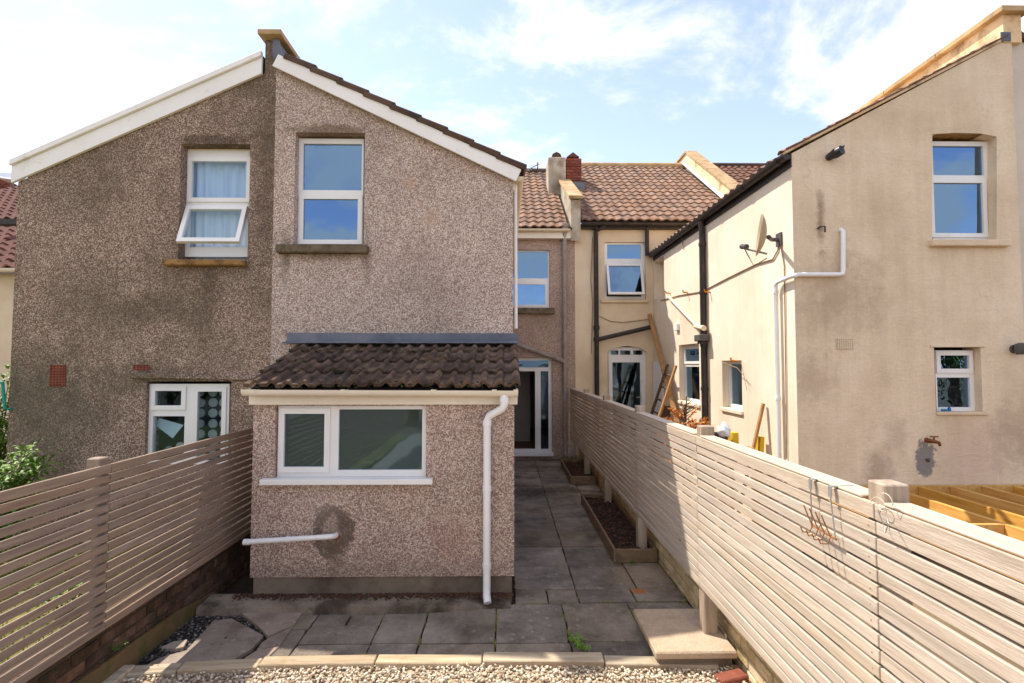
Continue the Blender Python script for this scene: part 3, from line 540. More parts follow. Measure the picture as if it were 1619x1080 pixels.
# lean-to
YL = 4.73; l0 = onY(401, 640, YL).x; l1 = onY(813, 640, YL).x; zw = onY(600, 625, YL).z; zpl = onY(600, 912, YL).z
lw = pr(433, 641, 674, 757, YL)
MB().panel(FY(YL), [(l0, zpl), (l1, zpl), (l1, zw), (l0, zw)], [rect(lw)], .2).box((l0, YL + .2, zpl), (l0 + .2, YB - .004, zw + .05)).box((l1 - .2, YL + .2, zpl), (l1, YB - .004, zw + .05)).add(
    [(l0 + .001, YL + .2, zw), (l0 + .001, YB - .01, zw), (l0 + .001, YB - .01, zw + .4), (l1 - .001, YL + .2, zw), (l1 - .001, YB - .01, zw), (l1 - .001, YB - .01, zw + .4)], [(0, 1, 2), (3, 4, 5)]).build('lean_to_wall', M['dashL'], HB)
MB().box((l0 + .02, YL + .016, -.03), (l1 - .02, YB - .01, zpl - .002)).build('plinth', M['plinth'], HB, bevel=.006)
wd = window(HB, FY(YL), grow(lw, -.006), [(*pr(449, 654, 514, 738, YL + .05), 'sash', 0), (*pr(535, 647, 668, 743, YL + .06), 'fixed', 0)], depth=.05, glass='glass_frost')
sb = pr(411, 757, 684, 767, YL - .05); MB().box((sb[0], YL - .07, sb[1]), (sb[2], YL + .05, sb[3])).build('sill', M['upvc'], wd, bevel=.006)
zf0, zf1 = onY(600, 640, YL - .04).z, onY(600, 621, YL - .04).z
MB().box((onY(397, 630, YL).x, YL - .045, zf0), (onY(818, 630, YL).x, YL - .003, zf1 + .04)).build('fascia', M['fascia'], HB, bevel=.004)
ev = onY(600, 613, 4.60); ev = Vector((0, 4.60, ev.z)); top = Vector((0, YB - .01, onY(600, 546, YB).z)); lv = (top - ev).normalized(); ln = Vector((1, 0, 0)).cross(lv)
xl0, xl1 = onY(384, 612, 4.6).x, onY(823, 612, 4.6).x
lr = MB().prism([ev + Vector((xl0 + .04, .03, -.055)), ev + Vector((xl1 - .04, .03, -.055)), top + Vector((xl1 - .04, 0, -.055)), top + Vector((xl0 + .04, 0, -.055))], ln * .03).build('lean_to_roof', M['underlay'], HB)
ltm = tile_mesh('tile', .298, .40, 2, .036, .032, M['lean_tile'], n=7)
ncol = 9; tw = (xl1 - xl0) / 8.5; gg = (top - ev).length / 3.9
sc_ = tw / .298
for r in range(4):
    for c in range(9):
        k = .5 if False else 0
        if c == 8: continue
        p = Vector((xl0, 0, 0)) + ev + Vector((c * tw + random.uniform(-.005, .005), 0, 0)) + lv * (r * gg + random.uniform(-.008, .008)) + ln * (.002 + random.uniform(0, .006))
        piece('tile', ltm, lr, frame_mtx(p, Vector((1, 0, 0)), lv, ln) @ Matrix.Rotation(random.uniform(-.012, .012), 4, 'Z') @ Matrix.Rotation(random.uniform(-.012, .012), 4, 'Y') @ Matrix.Diagonal((sc_, 1, 1, 1)))
hf = tile_mesh('tile', .149, .40, 1, .042, .03, M['lean_tile'], n=7)
for r in range(4):
    p = Vector((xl1 - .149 * sc_, 0, 0)) + ev + lv * (r * gg) + ln * .004
    piece('tile', hf, lr, frame_mtx(p, Vector((1, 0, 0)), lv, ln) @ Matrix.Diagonal((sc_, 1, 1, 1)))
moss = scatter('moss', 900, lambda: tuple(ev + Vector((U(xl0, xl1), 0, 0)) + lv * (int(U(0, 4)) * gg + U(-.02, .05)) + ln * U(.0, .04)), (.006, .02), chip_mat('roof_moss', [s(46, 38, 24), s(60, 52, 30), s(40, 30, 22)]), None, .5, .3, parent=lr)
f0, f1 = onY(453, 526, YB - .03), onY(819, 545, YB - .03)
q = MB().box((f0.x, YB - .022, f1.z + .01), (onY(570, 540, YB).x, YB - .003, f0.z)).box((onY(570, 540, YB).x - .04, YB - .03, f1.z + .01), (f1.x, YB - .0225, f0.z - .004))
_t = top + ln * .085; _b = _t - lv * .17; q.prism([(onY(462, 540, YB).x, _t.y - .01, f1.z + .03), (onY(458, 540, YB).x, _b.y, _b.z), (onY(458, 540, YB).x, _b.y, _b.z - .012), (onY(462, 540, YB).x, _t.y - .01, _t.z - .03)], (f1.x + .01 - onY(462, 540, YB).x, 0, 0)).build('flashing', M['lead'], HB, bevel=.003)
gz = onY(600, 616, 4.57).z; gx0, gx1 = onY(383, 618, 4.57).x, onY(819, 618, 4.57).x
q = MB(); gutter(q, (gx0, 4.60, gz), (gx1, 4.60, gz - .01), .058)
for px in (397, 540, 682, 778, 812): xx = onY(px, 618, 4.57).x; gutter(q, (xx, 4.60, gz + .001), (xx + .04, 4.60, gz + .001), .063)
q.build('gutter', M['fascia'], HB, smooth=True)
dx0, dx1 = onY(797, 640, 4.58).x, onY(770, 700, 4.66).x; zz0 = gz - .05
q = MB().tube([(dx0, 4.59, zz0 + .01), (dx0, 4.59, zz0 - .09), (dx0 - .015, 4.6, zz0 - .12), (dx1 + .02, 4.66, zz0 - .19), (dx1, 4.67, zz0 - .23), (dx1, 4.67, .16), (dx1, 4.65, .10), (dx1 + .01, 4.60, .05)], .034, 14)
for z in (zz0 - .28, 1.0, .32): q.lathe([(.034, 0), (.04, 0), (.04, .05), (.034, .05)], (dx1, 4.67, z), (0, 0, 1), 14)
q.lathe([(.034, 0), (.041, 0), (.041, .05), (.034, .05)], (dx0, 4.59, zz0 - .07), (0, 0, 1), 14)
q.build('downpipe', M['pipe_white'], HB, smooth=True)
wa, wb = onY(389, 857, 4.64), onY(524, 849, 4.66)
q = MB().tube([wa, (wb.x - .05, 4.66, wb.z), (wb.x, 4.665, wb.z + .003), (wb.x + .02, 4.69, wb.z - .002), (wb.x + .022, 4.74, wb.z - .006)], .023, 12)
q.lathe([(.0, -.02), (.026, -.02), (.027, .03), (.023, .03)], wa, (1, 0, 0), 12).lathe([(.023, -.015), (.028, -.015), (.028, .02), (.023, .02)], onY(455, 853, 4.65), (1, 0, 0), 12)
q.build('waste_pipe', M['pipe_white'], HB, smooth=True)
MB().lathe([(.0, 0), (.035, 0), (.03, .012), (0, .014)], (wb.x + .02, YL - .002, wb.z - .018), (0, -1, 0), 12).build('pipe_collar', M['terracotta'], HB)
# main rear wall
YM = 11.6; ze = onY(850, 368, YM).z
mw = pr(780, 395, 869, 487, YM); md = pr(800, 566, 873, 717, YM)
MB().panel(FY(YM), [(XB1 - .6, 0), (1.60, 0), (1.60, ze), (XB1 - .6, ze)], [rect(mw), rect(md)], .24).build('rear_wall', M['dashR'], HB)
w = window(HB, FY(YM), grow(mw, -.004), [(*pr(786, 398, 866, 440, YM + .06), 'fixed', 0), (*pr(789, 450, 862, 482, YM + .06), 'sash', 0)], depth=.06)
sb = pr(778, 487, 877, 496, YM - .1); MB().box((sb[0], YM - .12, sb[1]), (sb[2], YM + .06, sb[3])).build('sill', M['stone_sill'], w, bevel=.01)
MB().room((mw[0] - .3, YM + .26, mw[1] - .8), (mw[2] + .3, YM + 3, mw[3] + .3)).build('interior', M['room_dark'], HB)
dr = window(HB, FY(YM), grow(md, -.003), [(*pr(808, 570, 867, 581, YM + .08), 'fixed', 0, 'glass_clear'), (*pr(806, 587, 846, 710, YM + .08), 'none'), (*pr(855, 587, 867, 710, YM + .08), 'fixed', 0, 'glass_clear')], depth=.08, name='patio_door', label='white framed glazed door standing open with a transom light above')
MB().box((md[0], YM - .1, md[1] - .05), (md[2] + .02, YM + .06, md[1] + .02)).build('threshold', M['upvc'], dr, bevel=.005)
MB().room((md[0] - .3, YM + .26, md[1] + .02), (md[2] + .25, YM + 4.5, md[3] + .1)).build('interior', M['room'], HB)
MB().box((md[0] - .28, YM + .27, md[1] + .022), (md[2] + .23, YM + 4.4, md[1] + .03)).build('interior_floor', M['room_floor'], HB)
MB().box((md[0] - .25, YM + 1.6, md[1] + .03), (md[0] + .62, YM + 1.64, md[3] - .3)).build('interior_door', M['room'], HB)
q = MB(); px = onY(893, 500, YM - .07).x
q.tube([(px, YM - .16, ze + .05), (px, YM - .09, ze - .15), (px, YM - .07, ze - .3), (px, YM - .07, .1)], .05, 12)
for z in (ze - .3, 3.2, 2.55, 2.35, 1.0): q.lathe([(.05, 0), (.062, 0), (.062, .07), (.05, .07)], (px, YM - .07, z), (0, 0, 1), 12)
q.lathe([(.05, 0), (.09, .03), (.09, .2), (.05, .22)], (px, YM - .13, ze - .03), (0, 0, 1), 12)
q.build('downpipe', M['pipe_grey'], HB, smooth=True)
q = MB().tube([(XB1, YM - .2, onY(812, 540, YM).z), (px, YM - .07, onY(895, 572, YM).z)], .05, 12); q.lathe([(.05, 0), (.065, 0), (.065, .1), (.05, .1)], onY(872, 563, YM - .09), (1, 0, -.35), 12); q.build('waste_pipe', M['pipe_grey'], HB, smooth=True)
MB().box((XB1 - .1, YM - .14, ze - .16), (1.52, YM - .003, ze + .02)).build('fascia', M['fascia'], HB, bevel=.004)
q = MB(); gutter(q, (XB1 - .1, YM - .2, ze + .03), (1.48, YM - .2, ze + .03), .055); q.build('gutter', M['pipe_cream'], HB, smooth=True)
# main roofs (shared ridge line)
YR = 15.6; zr = onY(1000, 264, YR).z; zrb = onY(840, 273, YR).z; zc = onY(1000, 354, YM - .15).z
ptile = tile_mesh('tile', .205, .40, 1, .034, .03, M['roof_tile'], 'pan', n=8)
def roof_slab(parent, x0, x1, z0, z1, y0=YM - .2, y1=YR, name='roof'):
    v = Vector((0, y1 - y0, z1 - z0)).normalized(); n = Vector((1, 0, 0)).cross(v); a, b = Vector((x0, y0, z0)), Vector((x1, y0, z0)); c, d = Vector((x1, y1, z1)), Vector((x0, y1, z1))
    o = MB().prism([a - n * .05, b - n * .05, c - n * .05, d - n * .05], n * .045).build(name, M['underlay'], parent)
    return o, a, v, n, math.hypot(y1 - y0, z1 - z0)
rb, o_, v_, n__, LL = roof_slab(HB, -2.6, 1.52, ze + .06, zrb)
lay_tiles(rb, ptile, o_ + Vector((2.6, 0, 0)), (1, 0, 0), v_, 7, 16, .205, LL / 16)
MB().tube([(-2.6, YR, zrb + .02), (1.5, YR, zrb + .02)], .11, 10).build('ridge', M['verge_tile'], rb, smooth=True)

# ---- chimney stack and party parapet between own house and the cream neighbour
ch = MB().box((onY(867, 300, 13.6).x, 13.6, 6.2), (onY(895, 300, 13.6).x, 14.35, onY(880, 248, 13.6).z)).build('chimney', M['old_render'], HB, bevel=.02)
cap = MB(); 
for px, dy in ((880, .3),): cap.prism([onY(px - 8, 248, 13.7), onY(px + 8, 248, 13.7), onY(px + 6, 243, 13.7), onY(px, 240, 13.7), onY(px - 6, 243, 13.7)], (0, .5, 0))
cap.build('chimney_cap', M['verge_tile'], ch)
MB().box((onY(865, 300, 13.6).x, 13.5, onY(880, 314, 13.5).z), (onY(893, 300, 13.6).x, 13.598, onY(880, 309, 13.5).z + .02)).build('flashing', M['lead'], ch)
pX0, pX1 = 1.50, 1.72
ppr = MB().prism([(pX0, 11.45, 4.9), (pX0, 11.45, onX(905, 326, pX0 + .1).z), (pX0, 13.7, 7.02), (pX0, 13.7, 6.2)], (pX1 - pX0, 0, 0)).build('party_parapet', M['old_render'], HB)
cz = onX(905, 326, pX0 + .1).z; pd = Vector((0, 2.25, 7.02 - cz)); kk = 6
for j in range(kk):
    a = Vector((0, 11.38, cz - .05)) + pd * (j / kk); b = Vector((0, 11.38, cz - .05)) + pd * ((j + .985) / kk)
    MB().prism([(pX0 - .05, a.y, a.z + .055), (pX1 + .05, a.y, a.z + .055), (pX1 + .05, b.y, b.z + .055), (pX0 - .05, b.y, b.z + .055)], (0, -.03, .06)).build('coping', M['coping'], ppr, bevel=.006)
aer = thing('tv_antenna', 'thin grey rooftop aerial beside the chimney stack', 'antenna', tuple(onY(850, 273, 15.4)))
p0 = onY(850, 276, 15.4); p1 = onY(850, 257, 15.4)
MB().tube([p0, p1], .018, 6).build('mast', M['dkgrey'], aer); q = MB(); b0, b1 = onY(833, 270, 15.4), onY(852, 259, 15.2); q.tube([b0, b1], .012, 6); q.build('boom', M['dkgrey'], aer)
q = MB()
for j in range(6): c = b0.lerp(b1, (j + .5) / 6); q.tube([c + Vector((-.05, .25, .12)), c + Vector((.05, -.25, -.12))], .008, 5)
q.build('elements', M['dkgrey'], aer)

# ---- cream neighbour to the right
HC = thing('terraced_house', 'cream rendered house with black gutter and two storey outrigger on the right', 'house', (3.4, 8, 0))
XC, YC = 3.38, 5.92; XD = onY(1603, 300, 5.97).x
bcz = onY(1255, 243, YC).z; ap = onY(1588, 64, YC); wu = [onY(*p, YC) for p in ((1474, 386), (1576, 386), (1576, 216), (1550, 211), (1510, 210), (1474, 212))]
wlo = pr(1480, 549, 1550, 652, YC)
MB().panel(FY(YC), [(XC, 0), (XD - .003, 0), (XD - .003, ap.z), (ap.x, ap.z), (XC, bcz)], [[(p.x, p.z) for p in wu], rect(wlo)], .24).build('gable_wall', M['cream_front'], HC)
HC.children[0].data.materials.append(M['cream_side'])
for f_ in HC.children[0].data.polygons:
    if f_.normal.x < -.9 and f_.center.x + 3.4 < XC + .01: f_.material_index = 1
w1 = px_(1076, 545, 1106, 636, XC); w2 = px_(1143, 569, 1173, 648, XC)
w1 = (onX(1106, 600, XC).y, onX(1080, 634, XC).z, onX(1074, 600, XC).y, onX(1080, 545, XC).z); w2 = (onX(1173, 600, XC).y, onX(1150, 645, XC).z, onX(1142, 600, XC).y, onX(1150, 570, XC).z)
w3 = (onX(1050, 440, XC).y, onX(1041, 470, XC).z, onX(1034, 440, XC).y, onX(1041, 410, XC).z)
MB().panel(FX(XC), [(YC + .24, 0), (11.6, 0), (11.6, bcz - .06), (YC + .24, bcz - .06)], [rect(w1), rect(w2), rect(w3)], .24).build('side_wall', M['cream_side'], HC)
MB().box((XC + .2, w3[0] - .02, w3[1] - .02), (XC + .235, w3[2] + .02, w3[3] + .02)).build('blocked_opening', M['cream_side'], HC)
def side_win(w, split):
    y0, z0, y1, z1 = w; f = (y0 + .003, z0 + .003, y1 - .003, z1 - .003); e = .055
    ls = [(y0 + e, z0 + e, y1 - e, z1 - e, 'fixed')] if not split else [(y0 + e, z0 + e, y1 - e, z0 + .64 * (z1 - z0) - .03, 'fixed'), (y0 + e + .03, z0 + .64 * (z1 - z0) + .07, y1 - e - .03, z1 - e - .03, 'sash')]
    o = window(HC, FX(XC), f, ls, depth=.10); MB().box((XC - .03, y0 - .03, z0 - .06), (XC + .10, y1 + .03, z0 - .002)).build('sill', M['cream_side'], o, bevel=.008)
    a = (XC + .26, y0 - .2, z0 - .4); b = (XC + 2.0, y1 + .2, z1 + .3); x0, y0_, z0_ = a; x1, y1_, z1_ = b
    MB().add([(x0, y0_, z0_), (x1, y0_, z0_), (x1, y1_, z0_), (x0, y1_, z0_), (x0, y0_, z1_), (x1, y0_, z1_), (x1, y1_, z1_), (x0, y1_, z1_)], [(0, 1, 2, 3), (7, 6, 5, 4), (0, 4, 5, 1), (1, 5, 6, 2), (2, 6, 7, 3)]).build('interior', M['room'], HC)
side_win(w1, True); side_win(w2, False)
fo = pr(1475, 224, 1561, 379, YC + .12)
w = window(HC, FY(YC), fo, [(*pr(1476, 231, 1554, 277, YC + .12), 'fixed'), (*pr(1477, 290, 1551, 369, YC + .12), 'sash')], depth=.12)
sb = pr(1474, 379, 1598, 389, YC - .05); MB().box((sb[0], YC - .07, sb[1]), (sb[2], YC + .12, sb[3])).build('sill', M['cream_front'], w, bevel=.01)
MB().box((wu[0].x + .005, YC + .012, wu[5].z + .004), (wu[1].x - .004, YC + .235, wu[5].z + .01)).build('lintel_soffit', M['ochre'], w)
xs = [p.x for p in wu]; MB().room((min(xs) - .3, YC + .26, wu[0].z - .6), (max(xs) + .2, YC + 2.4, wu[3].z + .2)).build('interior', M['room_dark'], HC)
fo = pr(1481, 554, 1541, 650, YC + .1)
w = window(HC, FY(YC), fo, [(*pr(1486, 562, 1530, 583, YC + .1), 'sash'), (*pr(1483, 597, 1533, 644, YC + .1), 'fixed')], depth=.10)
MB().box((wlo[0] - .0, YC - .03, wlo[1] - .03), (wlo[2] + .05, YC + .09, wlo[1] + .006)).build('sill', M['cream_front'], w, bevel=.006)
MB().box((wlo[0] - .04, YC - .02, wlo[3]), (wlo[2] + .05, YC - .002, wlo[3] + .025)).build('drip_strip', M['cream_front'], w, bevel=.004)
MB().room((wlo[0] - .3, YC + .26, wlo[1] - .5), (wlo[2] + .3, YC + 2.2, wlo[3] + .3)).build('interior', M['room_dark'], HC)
# outrigger roof: verge tiles, eaves tiles, gutter
e0 = Vector((XC - .06, YC - .02, bcz)); e1 = Vector((ap.x, YC - .02, ap.z)); sv = (e1 - e0).normalized(); sn = Vector((-sv.z, 0, sv.x))
rc = MB().prism([e0 + sn * .004, e1 + sn * .004, e1 + sn * .03, e0 + sn * .03], (0, 5.7, 0)).build('roof', M['parapet'], HC)
pv = tile_mesh('tile', .2, .38, 1, .035, .014, M['roof_tile'], 'pan', n=6)
nn = 9; ge = (e1 - e0).length / nn
for j in range(nn):
    piece('tile', pv, rc, frame_mtx(e0 + sv * (j * ge) + sn * .028 + Vector((0, .17, 0)), Vector((0, -1, 0)), sv, Vector((0, -1, 0)).cross(sv)) )
for j in range(27):
    piece('tile', ptile, rc, frame_mtx(e0 + Vector((-.03, .4 + j * .205, -.035)) + sn * .01, Vector((0, -1, 0)), sv, Vector((0, -1, 0)).cross(sv)))
q = MB(); ga, gb = Vector((XC - .08, YC - .05, bcz - .03)), Vector((XC - .08, 11.45, bcz - .03)); gutter(q, ga, gb, .06)
for y in (6.0, 6.9, 7.9, 8.9, 9.9, 10.9): gutter(q, (XC - .08, y, bcz - .029), (XC - .08, y + .06, bcz - .029), .068)
q.build('gutter', M['pipe_black'], HC, smooth=True)
MB().box((XC - .018, YC - .01, bcz - .16), (XC - .002, 11.5, bcz - .01)).build('fascia', M['pipe_black'], HC)
# parapet between this outrigger and the next one
pp = MB().box((ap.x - .02, YC - .012, ap.z - .03), (ap.x + .2, 11.6, onY(1590, 24, YC).z)).build('parapet', M['parapet'], HC)
zt = onY(1590, 24, YC).z
for j in range(6): MB().box((ap.x - .09, YC - .08 + j * .96, zt + .002), (ap.x + .27, YC - .08 + j * .96 + .95, zt + .07)).build('coping', M['coping'], pp, bevel=.006)
MB().box((ap.x - .06, YC - .022, ap.z - .02), (ap.x + .06, YC - .0125, ap.z + .09)).build('flashing', M['lead'], pp)
# main rear wall of the cream house
cw = pr(956, 383, 1020, 474, YM); cd = [onY(*p, YM) for p in ((961, 700), (1022, 700), (1022, 556), (1008, 549), (992, 547), (975, 549), (961, 556))]
MB().panel(FY(YM), [(1.604, 0), (5.54, 0), (5.54, zc), (1.604, zc)], [rect(cw), [(p.x, p.z) for p in cd]], .24).build('rear_wall', M['cream_rear'], HC)
w = window(HC, FY(YM), grow(cw, -.004), [(*pr(960, 387, 1013, 409, YM + .05), 'fixed'), (*pr(962, 421, 1011, 466, YM + .05), 'open', 17)], depth=.05)
sb = pr(951, 473, 1026, 478, YM - .1); MB().box((sb[0], YM - .06, sb[1]), (sb[2], YM + .05, sb[3])).build('sill', M['cream_rear'], w, bevel=.01)
MB().room((cw[0] - .3, YM + .26, cw[1] - .5), (cw[2] + .3, YM + 2.5, cw[3] + .3)).build('interior', M['room_dark'], HC)
dx = pr(963, 549, 1021, 700, YM + .06); 
w = window(HC, FY(YM), (dx[0], dx[1], dx[2], dx[3] - .0), [(*pr(966, 554, 978, 561, YM + .06), 'fixed'), (*pr(981, 554, 997, 561, YM + .06), 'fixed'), (*pr(1001, 554, 1016, 561, YM + .06), 'fixed'), (*pr(969, 573, 1012, 690, YM + .06), 'sash')], depth=.07, name='back_door', glass='glass_clear', label='white glazed back door with three small lights above')
h = onY(1014, 628, YM + .02); MB().bar(h, h + Vector((-.11, 0, 0)), .02, .02).bar(h + Vector((0, .05, -.12)), h + Vector((0, .05, .1)), .035, .012).build('handle', M['metal'], w)
MB().room((cd[0].x - .2, YM + .26, .02), (cd[1].x + .2, YM + 2.6, cd[3].z + .2)).build('interior', M['room_dark'], HC)
q = MB(); X0 = onY(943, 500, YM - .08).x
q.tube([onY(955, 352, YM - .16), onY(952, 360, YM - .14), (X0, YM - .08, onY(943, 368, YM).z), (X0, YM - .08, .1)], .052, 12)
for z in (onY(943, 365, YM).z, onY(943, 522, YM).z, onY(943, 540, YM).z): q.lathe([(.052, 0), (.07, 0), (.07, .09), (.052, .09)], (X0, YM - .08, z), (0, 0, 1), 12)
q.build('soil_pipe', M['pipe_black'], HC, smooth=True)
MB().tube([onY(945, 537, YM - .1), onY(957, 534, YM - .14), onY(1030, 517, YM - .14)], .05, 12).build('waste_pipe', M['pipe_black'], HC, smooth=True)
MB().tube([onY(1023, 354, YM - .1), onY(1023, 404, YM - .1)], .045, 10).build('downpipe', M['pipe_black'], HC, smooth=True)
q = MB(); gutter(q, (1.74, YM - .2, zc), (5.5, YM - .2, zc), .06); q.build('gutter', M['pipe_black'], HC, smooth=True); MB().box((1.74, YM - .13, zc - .1), (5.5, YM - .003, zc + .02)).build('fascia', M['pipe_black'], HC)
MB().tube([onY(937, 375, YM - .02), onY(934, 440, YM - .02), onY(937, 480, YM - .02), onY(935, 560, YM - .02)], .008, 5).build('cable', M['cable'], HC)
MB().tube([onY(948, 500, YM - .02), onY(965, 508, YM - .02), onY(985, 510, YM - .02), onY(1025, 505, YM - .02)], .008, 5).build('cable', M['cable'], HC)
rcm, o_, v_, n__, LL = roof_slab(HC, 1.72, 5.55, zc + .05, zr)
lay_tiles(rcm, ptile, o_ + Vector((.02, 0, 0)), (1, 0, 0), v_, 18, 16, .205, LL / 16)
MB().tube([(1.72, YR, zr + .02), (5.55, YR, zr + .02)], .11, 10).build('ridge', M['coping'], rcm, smooth=True)
ck = MB().box((onY(895.4, 300, 13.62).x + .02, 13.64, 6.2), (onY(920, 300, 13.62).x - .02, 14.3, onY(905, 250, 13.62).z)).build('chimney', M['mortar'], HC)
bm_ = box_mesh('brick', .205, .1, .065, M['brick_red'], .004); cx0, cx1 = onY(895.4, 300, 13.62).x, onY(920, 300, 13.62).x; cz1 = onY(905, 250, 13.62).z
for r in range(14):
    z = cz1 - .04 - r * .078; k = 2; wv = (cx1 - cx0) / k
    for c in range(k + (r % 2)):
        xx0 = cx0 + (c - .5 * (r % 2)) * wv; xx1 = xx0 + wv; xx0 = max(xx0, cx0); xx1 = min(xx1, cx1); ww = xx1 - xx0 - .012
        piece('brick', bm_, ck, Matrix.Translation(((xx0 + xx1) / 2, 13.665, z)) @ Matrix.Diagonal((ww / .205, 1, 1, 1)))
MB().prism([onY(896, 248, 13.7), onY(916, 248, 13.7), onY(906, 240.5, 13.7)], (0, .5, 0)).build('chimney_cap', M['red_tile'], ck)
MB().box((cx0 + .1, 13.4, onY(915, 308, 13.4).z), (cx1 + .05, 13.61, onY(915, 292, 13.6).z)).build('flashing', M['lead'], ck)
# downpipe with hopper, waste pipes on the side wall
dpy = onX(1111, 500, XC - .07).y; hz = onX(1111, 534, XC - .07).z
q = MB().tube([(XC - .08, dpy, bcz - .08), (XC - .06, dpy, bcz - .2), (XC - .06, dpy, .1)], .05, 12)
for z in (bcz - .5, 3.3, 1.7, hz - .15): q.lathe([(.05, 0), (.06, 0), (.06, .05), (.05, .05)], (XC - .06, dpy, z), (0, 0, 1), 12)
q.build('downpipe', M['pipe_black'], HC, smooth=True)
MB().box((XC - .17, dpy - .14, hz - .06), (XC - .02, dpy + .14, hz + .05)).box((XC - .14, dpy - .08, hz - .1), (XC - .03, dpy + .08, hz - .061)).build('hopper', M['dkgrey'], HC, bevel=.01)
q = MB().tube([onX(1057, 469, XC - .04), onX(1108, 522, XC - .05)], .03, 10); q.tube([onX(1100, 516, XC - .05), onX(1113, 519, XC - .1)], .045, 10); q.build('waste_pipe', M['pipe_cream'], HC, smooth=True)
pts = [onY(1333, 361, YC - .03), onY(1333, 426, YC - .05), onY(1332, 433, YC - .05), onY(1326, 434, YC - .05), onY(1262, 434, YC - .05)]
pts[0].y = YC + .02; pts.insert(1, onY(1333, 366, YC - .05))
cn = onY(1252, 436, YC - .05); pts += [Vector((XC - .02, YC - .05, cn.z)), Vector((XC - .05, YC + .0, cn.z - .005))]
ey = onX(1226, 445, XC - .05); pts += [Vector((XC - .05, ey.y - .06, cn.z - .02)), Vector((XC - .05, ey.y, cn.z - .06)), Vector((XC - .05, ey.y, .1))]
q = MB().tube(pts, .026, 12)
for z in (3.0, 1.7): q.lathe([(.026, 0), (.033, 0), (.033, .04), (.026, .04)], (XC - .05, ey.y, z), (0, 0, 1), 12)
q.build('overflow_pipe', M['pipe_white'], HC, smooth=True)
q = MB()
for px, py in ((1060, 464), (1088, 463), (1123, 462), (1166, 571)): p = onX(px, py, XC); q.tube([p, p + Vector((-.09, 0, .01)), p + Vector((-.1, 0, .05))], .014, 6)
q.build('bracket', M['orange_rust'], HC)
MB().box(onX(1066, 523, XC - .05), onX(1074, 511, XC)).build('junction_box', M['pipe_white'], HC, bevel=.005)
q = MB(); ar = [(1045, 475), (1075, 467), (1110, 461), (1150, 440), (1195, 418), (1222, 410), (1230, 395), (1231, 382)]
q.tube([onX(x, y, XC - .012) for x, y in ar], .009, 5); q.tube([onX(1234, 385, XC - .012), onX(1240, 420, XC - .012), onX(1242, 560, XC - .012), onX(1244, 725, XC - .012)], .007, 5)
q.tube([onX(1140, 572, XC - .02), onX(1166, 582, XC - .1), onX(1175, 593, XC - .08)], .005, 5); q.tube([onX(1171, 570, XC - .02), onX(1181, 617, XC - .04)], .004, 5); q.tube([onX(1075, 362, XC - .02), onX(1081, 395, XC - .02)], .006, 5)
q.build('cable', M['cable'], HC)
q = MB(); r_ = pr(1322, 536, 1348, 552, YC); nx, nz = 8, 5
hs = [(r_[0] + (i + .28) * (r_[2] - r_[0]) / nx, r_[1] + (j + .25) * (r_[3] - r_[1]) / nz, r_[0] + (i + .74) * (r_[2] - r_[0]) / nx, r_[1] + (j + .75) * (r_[3] - r_[1]) / nz) for i in range(nx) for j in range(nz)]
MB().panel(FY(YC - .012), rect(r_), [rect(h) for h in hs], .01).build('air_brick', M['cream_front'], HC)
MB().box((r_[0] + .004, YC - .003, r_[1] + .004), (r_[2] - .004, YC - .001, r_[3] - .004)).build('air_brick_dark_sheet', M['black'], HC)  # black sheet stands in for the shade inside the vent holes

# ---- brown pebbledash neighbour to the left
HA = thing('terraced_house', 'brown pebbledash house with white sloping bargeboard on the left', 'house', (-4.1, 5.95, 0))
YA = 5.93; XA0 = onY(20, 500, YA).x; b1, b0 = onY(416, 116, YA), onY(22, 288, YA); XA1 = XB0 - .001
wu_ = pr(281, 228, 396, 411, YA); wl_ = pr(228, 603, 366, 735, YA)
MB().panel(FY(YA), [(XA0, -.05), (XA1, -.05), (XA1, 5.93), (XB0 - .155, 5.93), (XB0 - .155, b1.z), (XA0, b0.z)], [rect(wu_), rect(wl_)], .24).build('gable_wall', M['dashA'], HA)
MB().box((XA0, YA + .24, -.05), (XA0 + .24, 11.6, b0.z - .1)).build('side_wall', M['dashA'], HA)
D = .13; fo = pr(290, 238, 395, 406, YA + D)
w = window(HA, FY(YA), fo, [(*pr(303, 256, 391, 313, YA + D), 'sash'), (*pr(302, 333, 386, 385, YA + D), 'open', 20), ], depth=D, glass='glass_net')
sb = pr(258, 411, 388, 420, YA - .05); MB().box((sb[0], YA - .08, sb[1]), (sb[2], YA + .12, sb[3])).build('sill', M['ochre'], w, bevel=.012)
MB().box((fo[0] - .02, YA + D + .005, wu_[3] - .075), (fo[2], YA + D + .05, wu_[3] - .004)).build('head_trim', M['pipe_cream'], w)
MB().room((wu_[0] - .3, YA + .26, wu_[1] - .6), (wu_[2] + .3, YA + 2.6, wu_[3] + .3)).build('interior', M['room_dark'], HA)
fl = pr(231, 607, 363, 735, YA + .05)
w = window(HA, FY(YA), fl, [(*pr(246, 618, 288, 641, YA + .05), 'sash'), (*pr(240, 658, 292, 728, YA + .05), 'fixed'), (*pr(311, 619, 352, 728, YA + .05), 'sash')], depth=.05, glass='glass_net')
MB().room((wl_[0] - .3, YA + .26, wl_[1] - .3), (wl_[2] + .3, YA + 2.2, wl_[3] + .3)).build('interior', M['room_dark'], HA)
dp = [onY(*p, YA) for p in ((210, 598), (215, 589), (300, 592), (408, 594), (408, 601))]
MB().prism([(p.x, YA - .05, p.z) for p in dp], (0, .048, 0)).build('drip_ledge', M['dashA'], HA, bevel=.008)
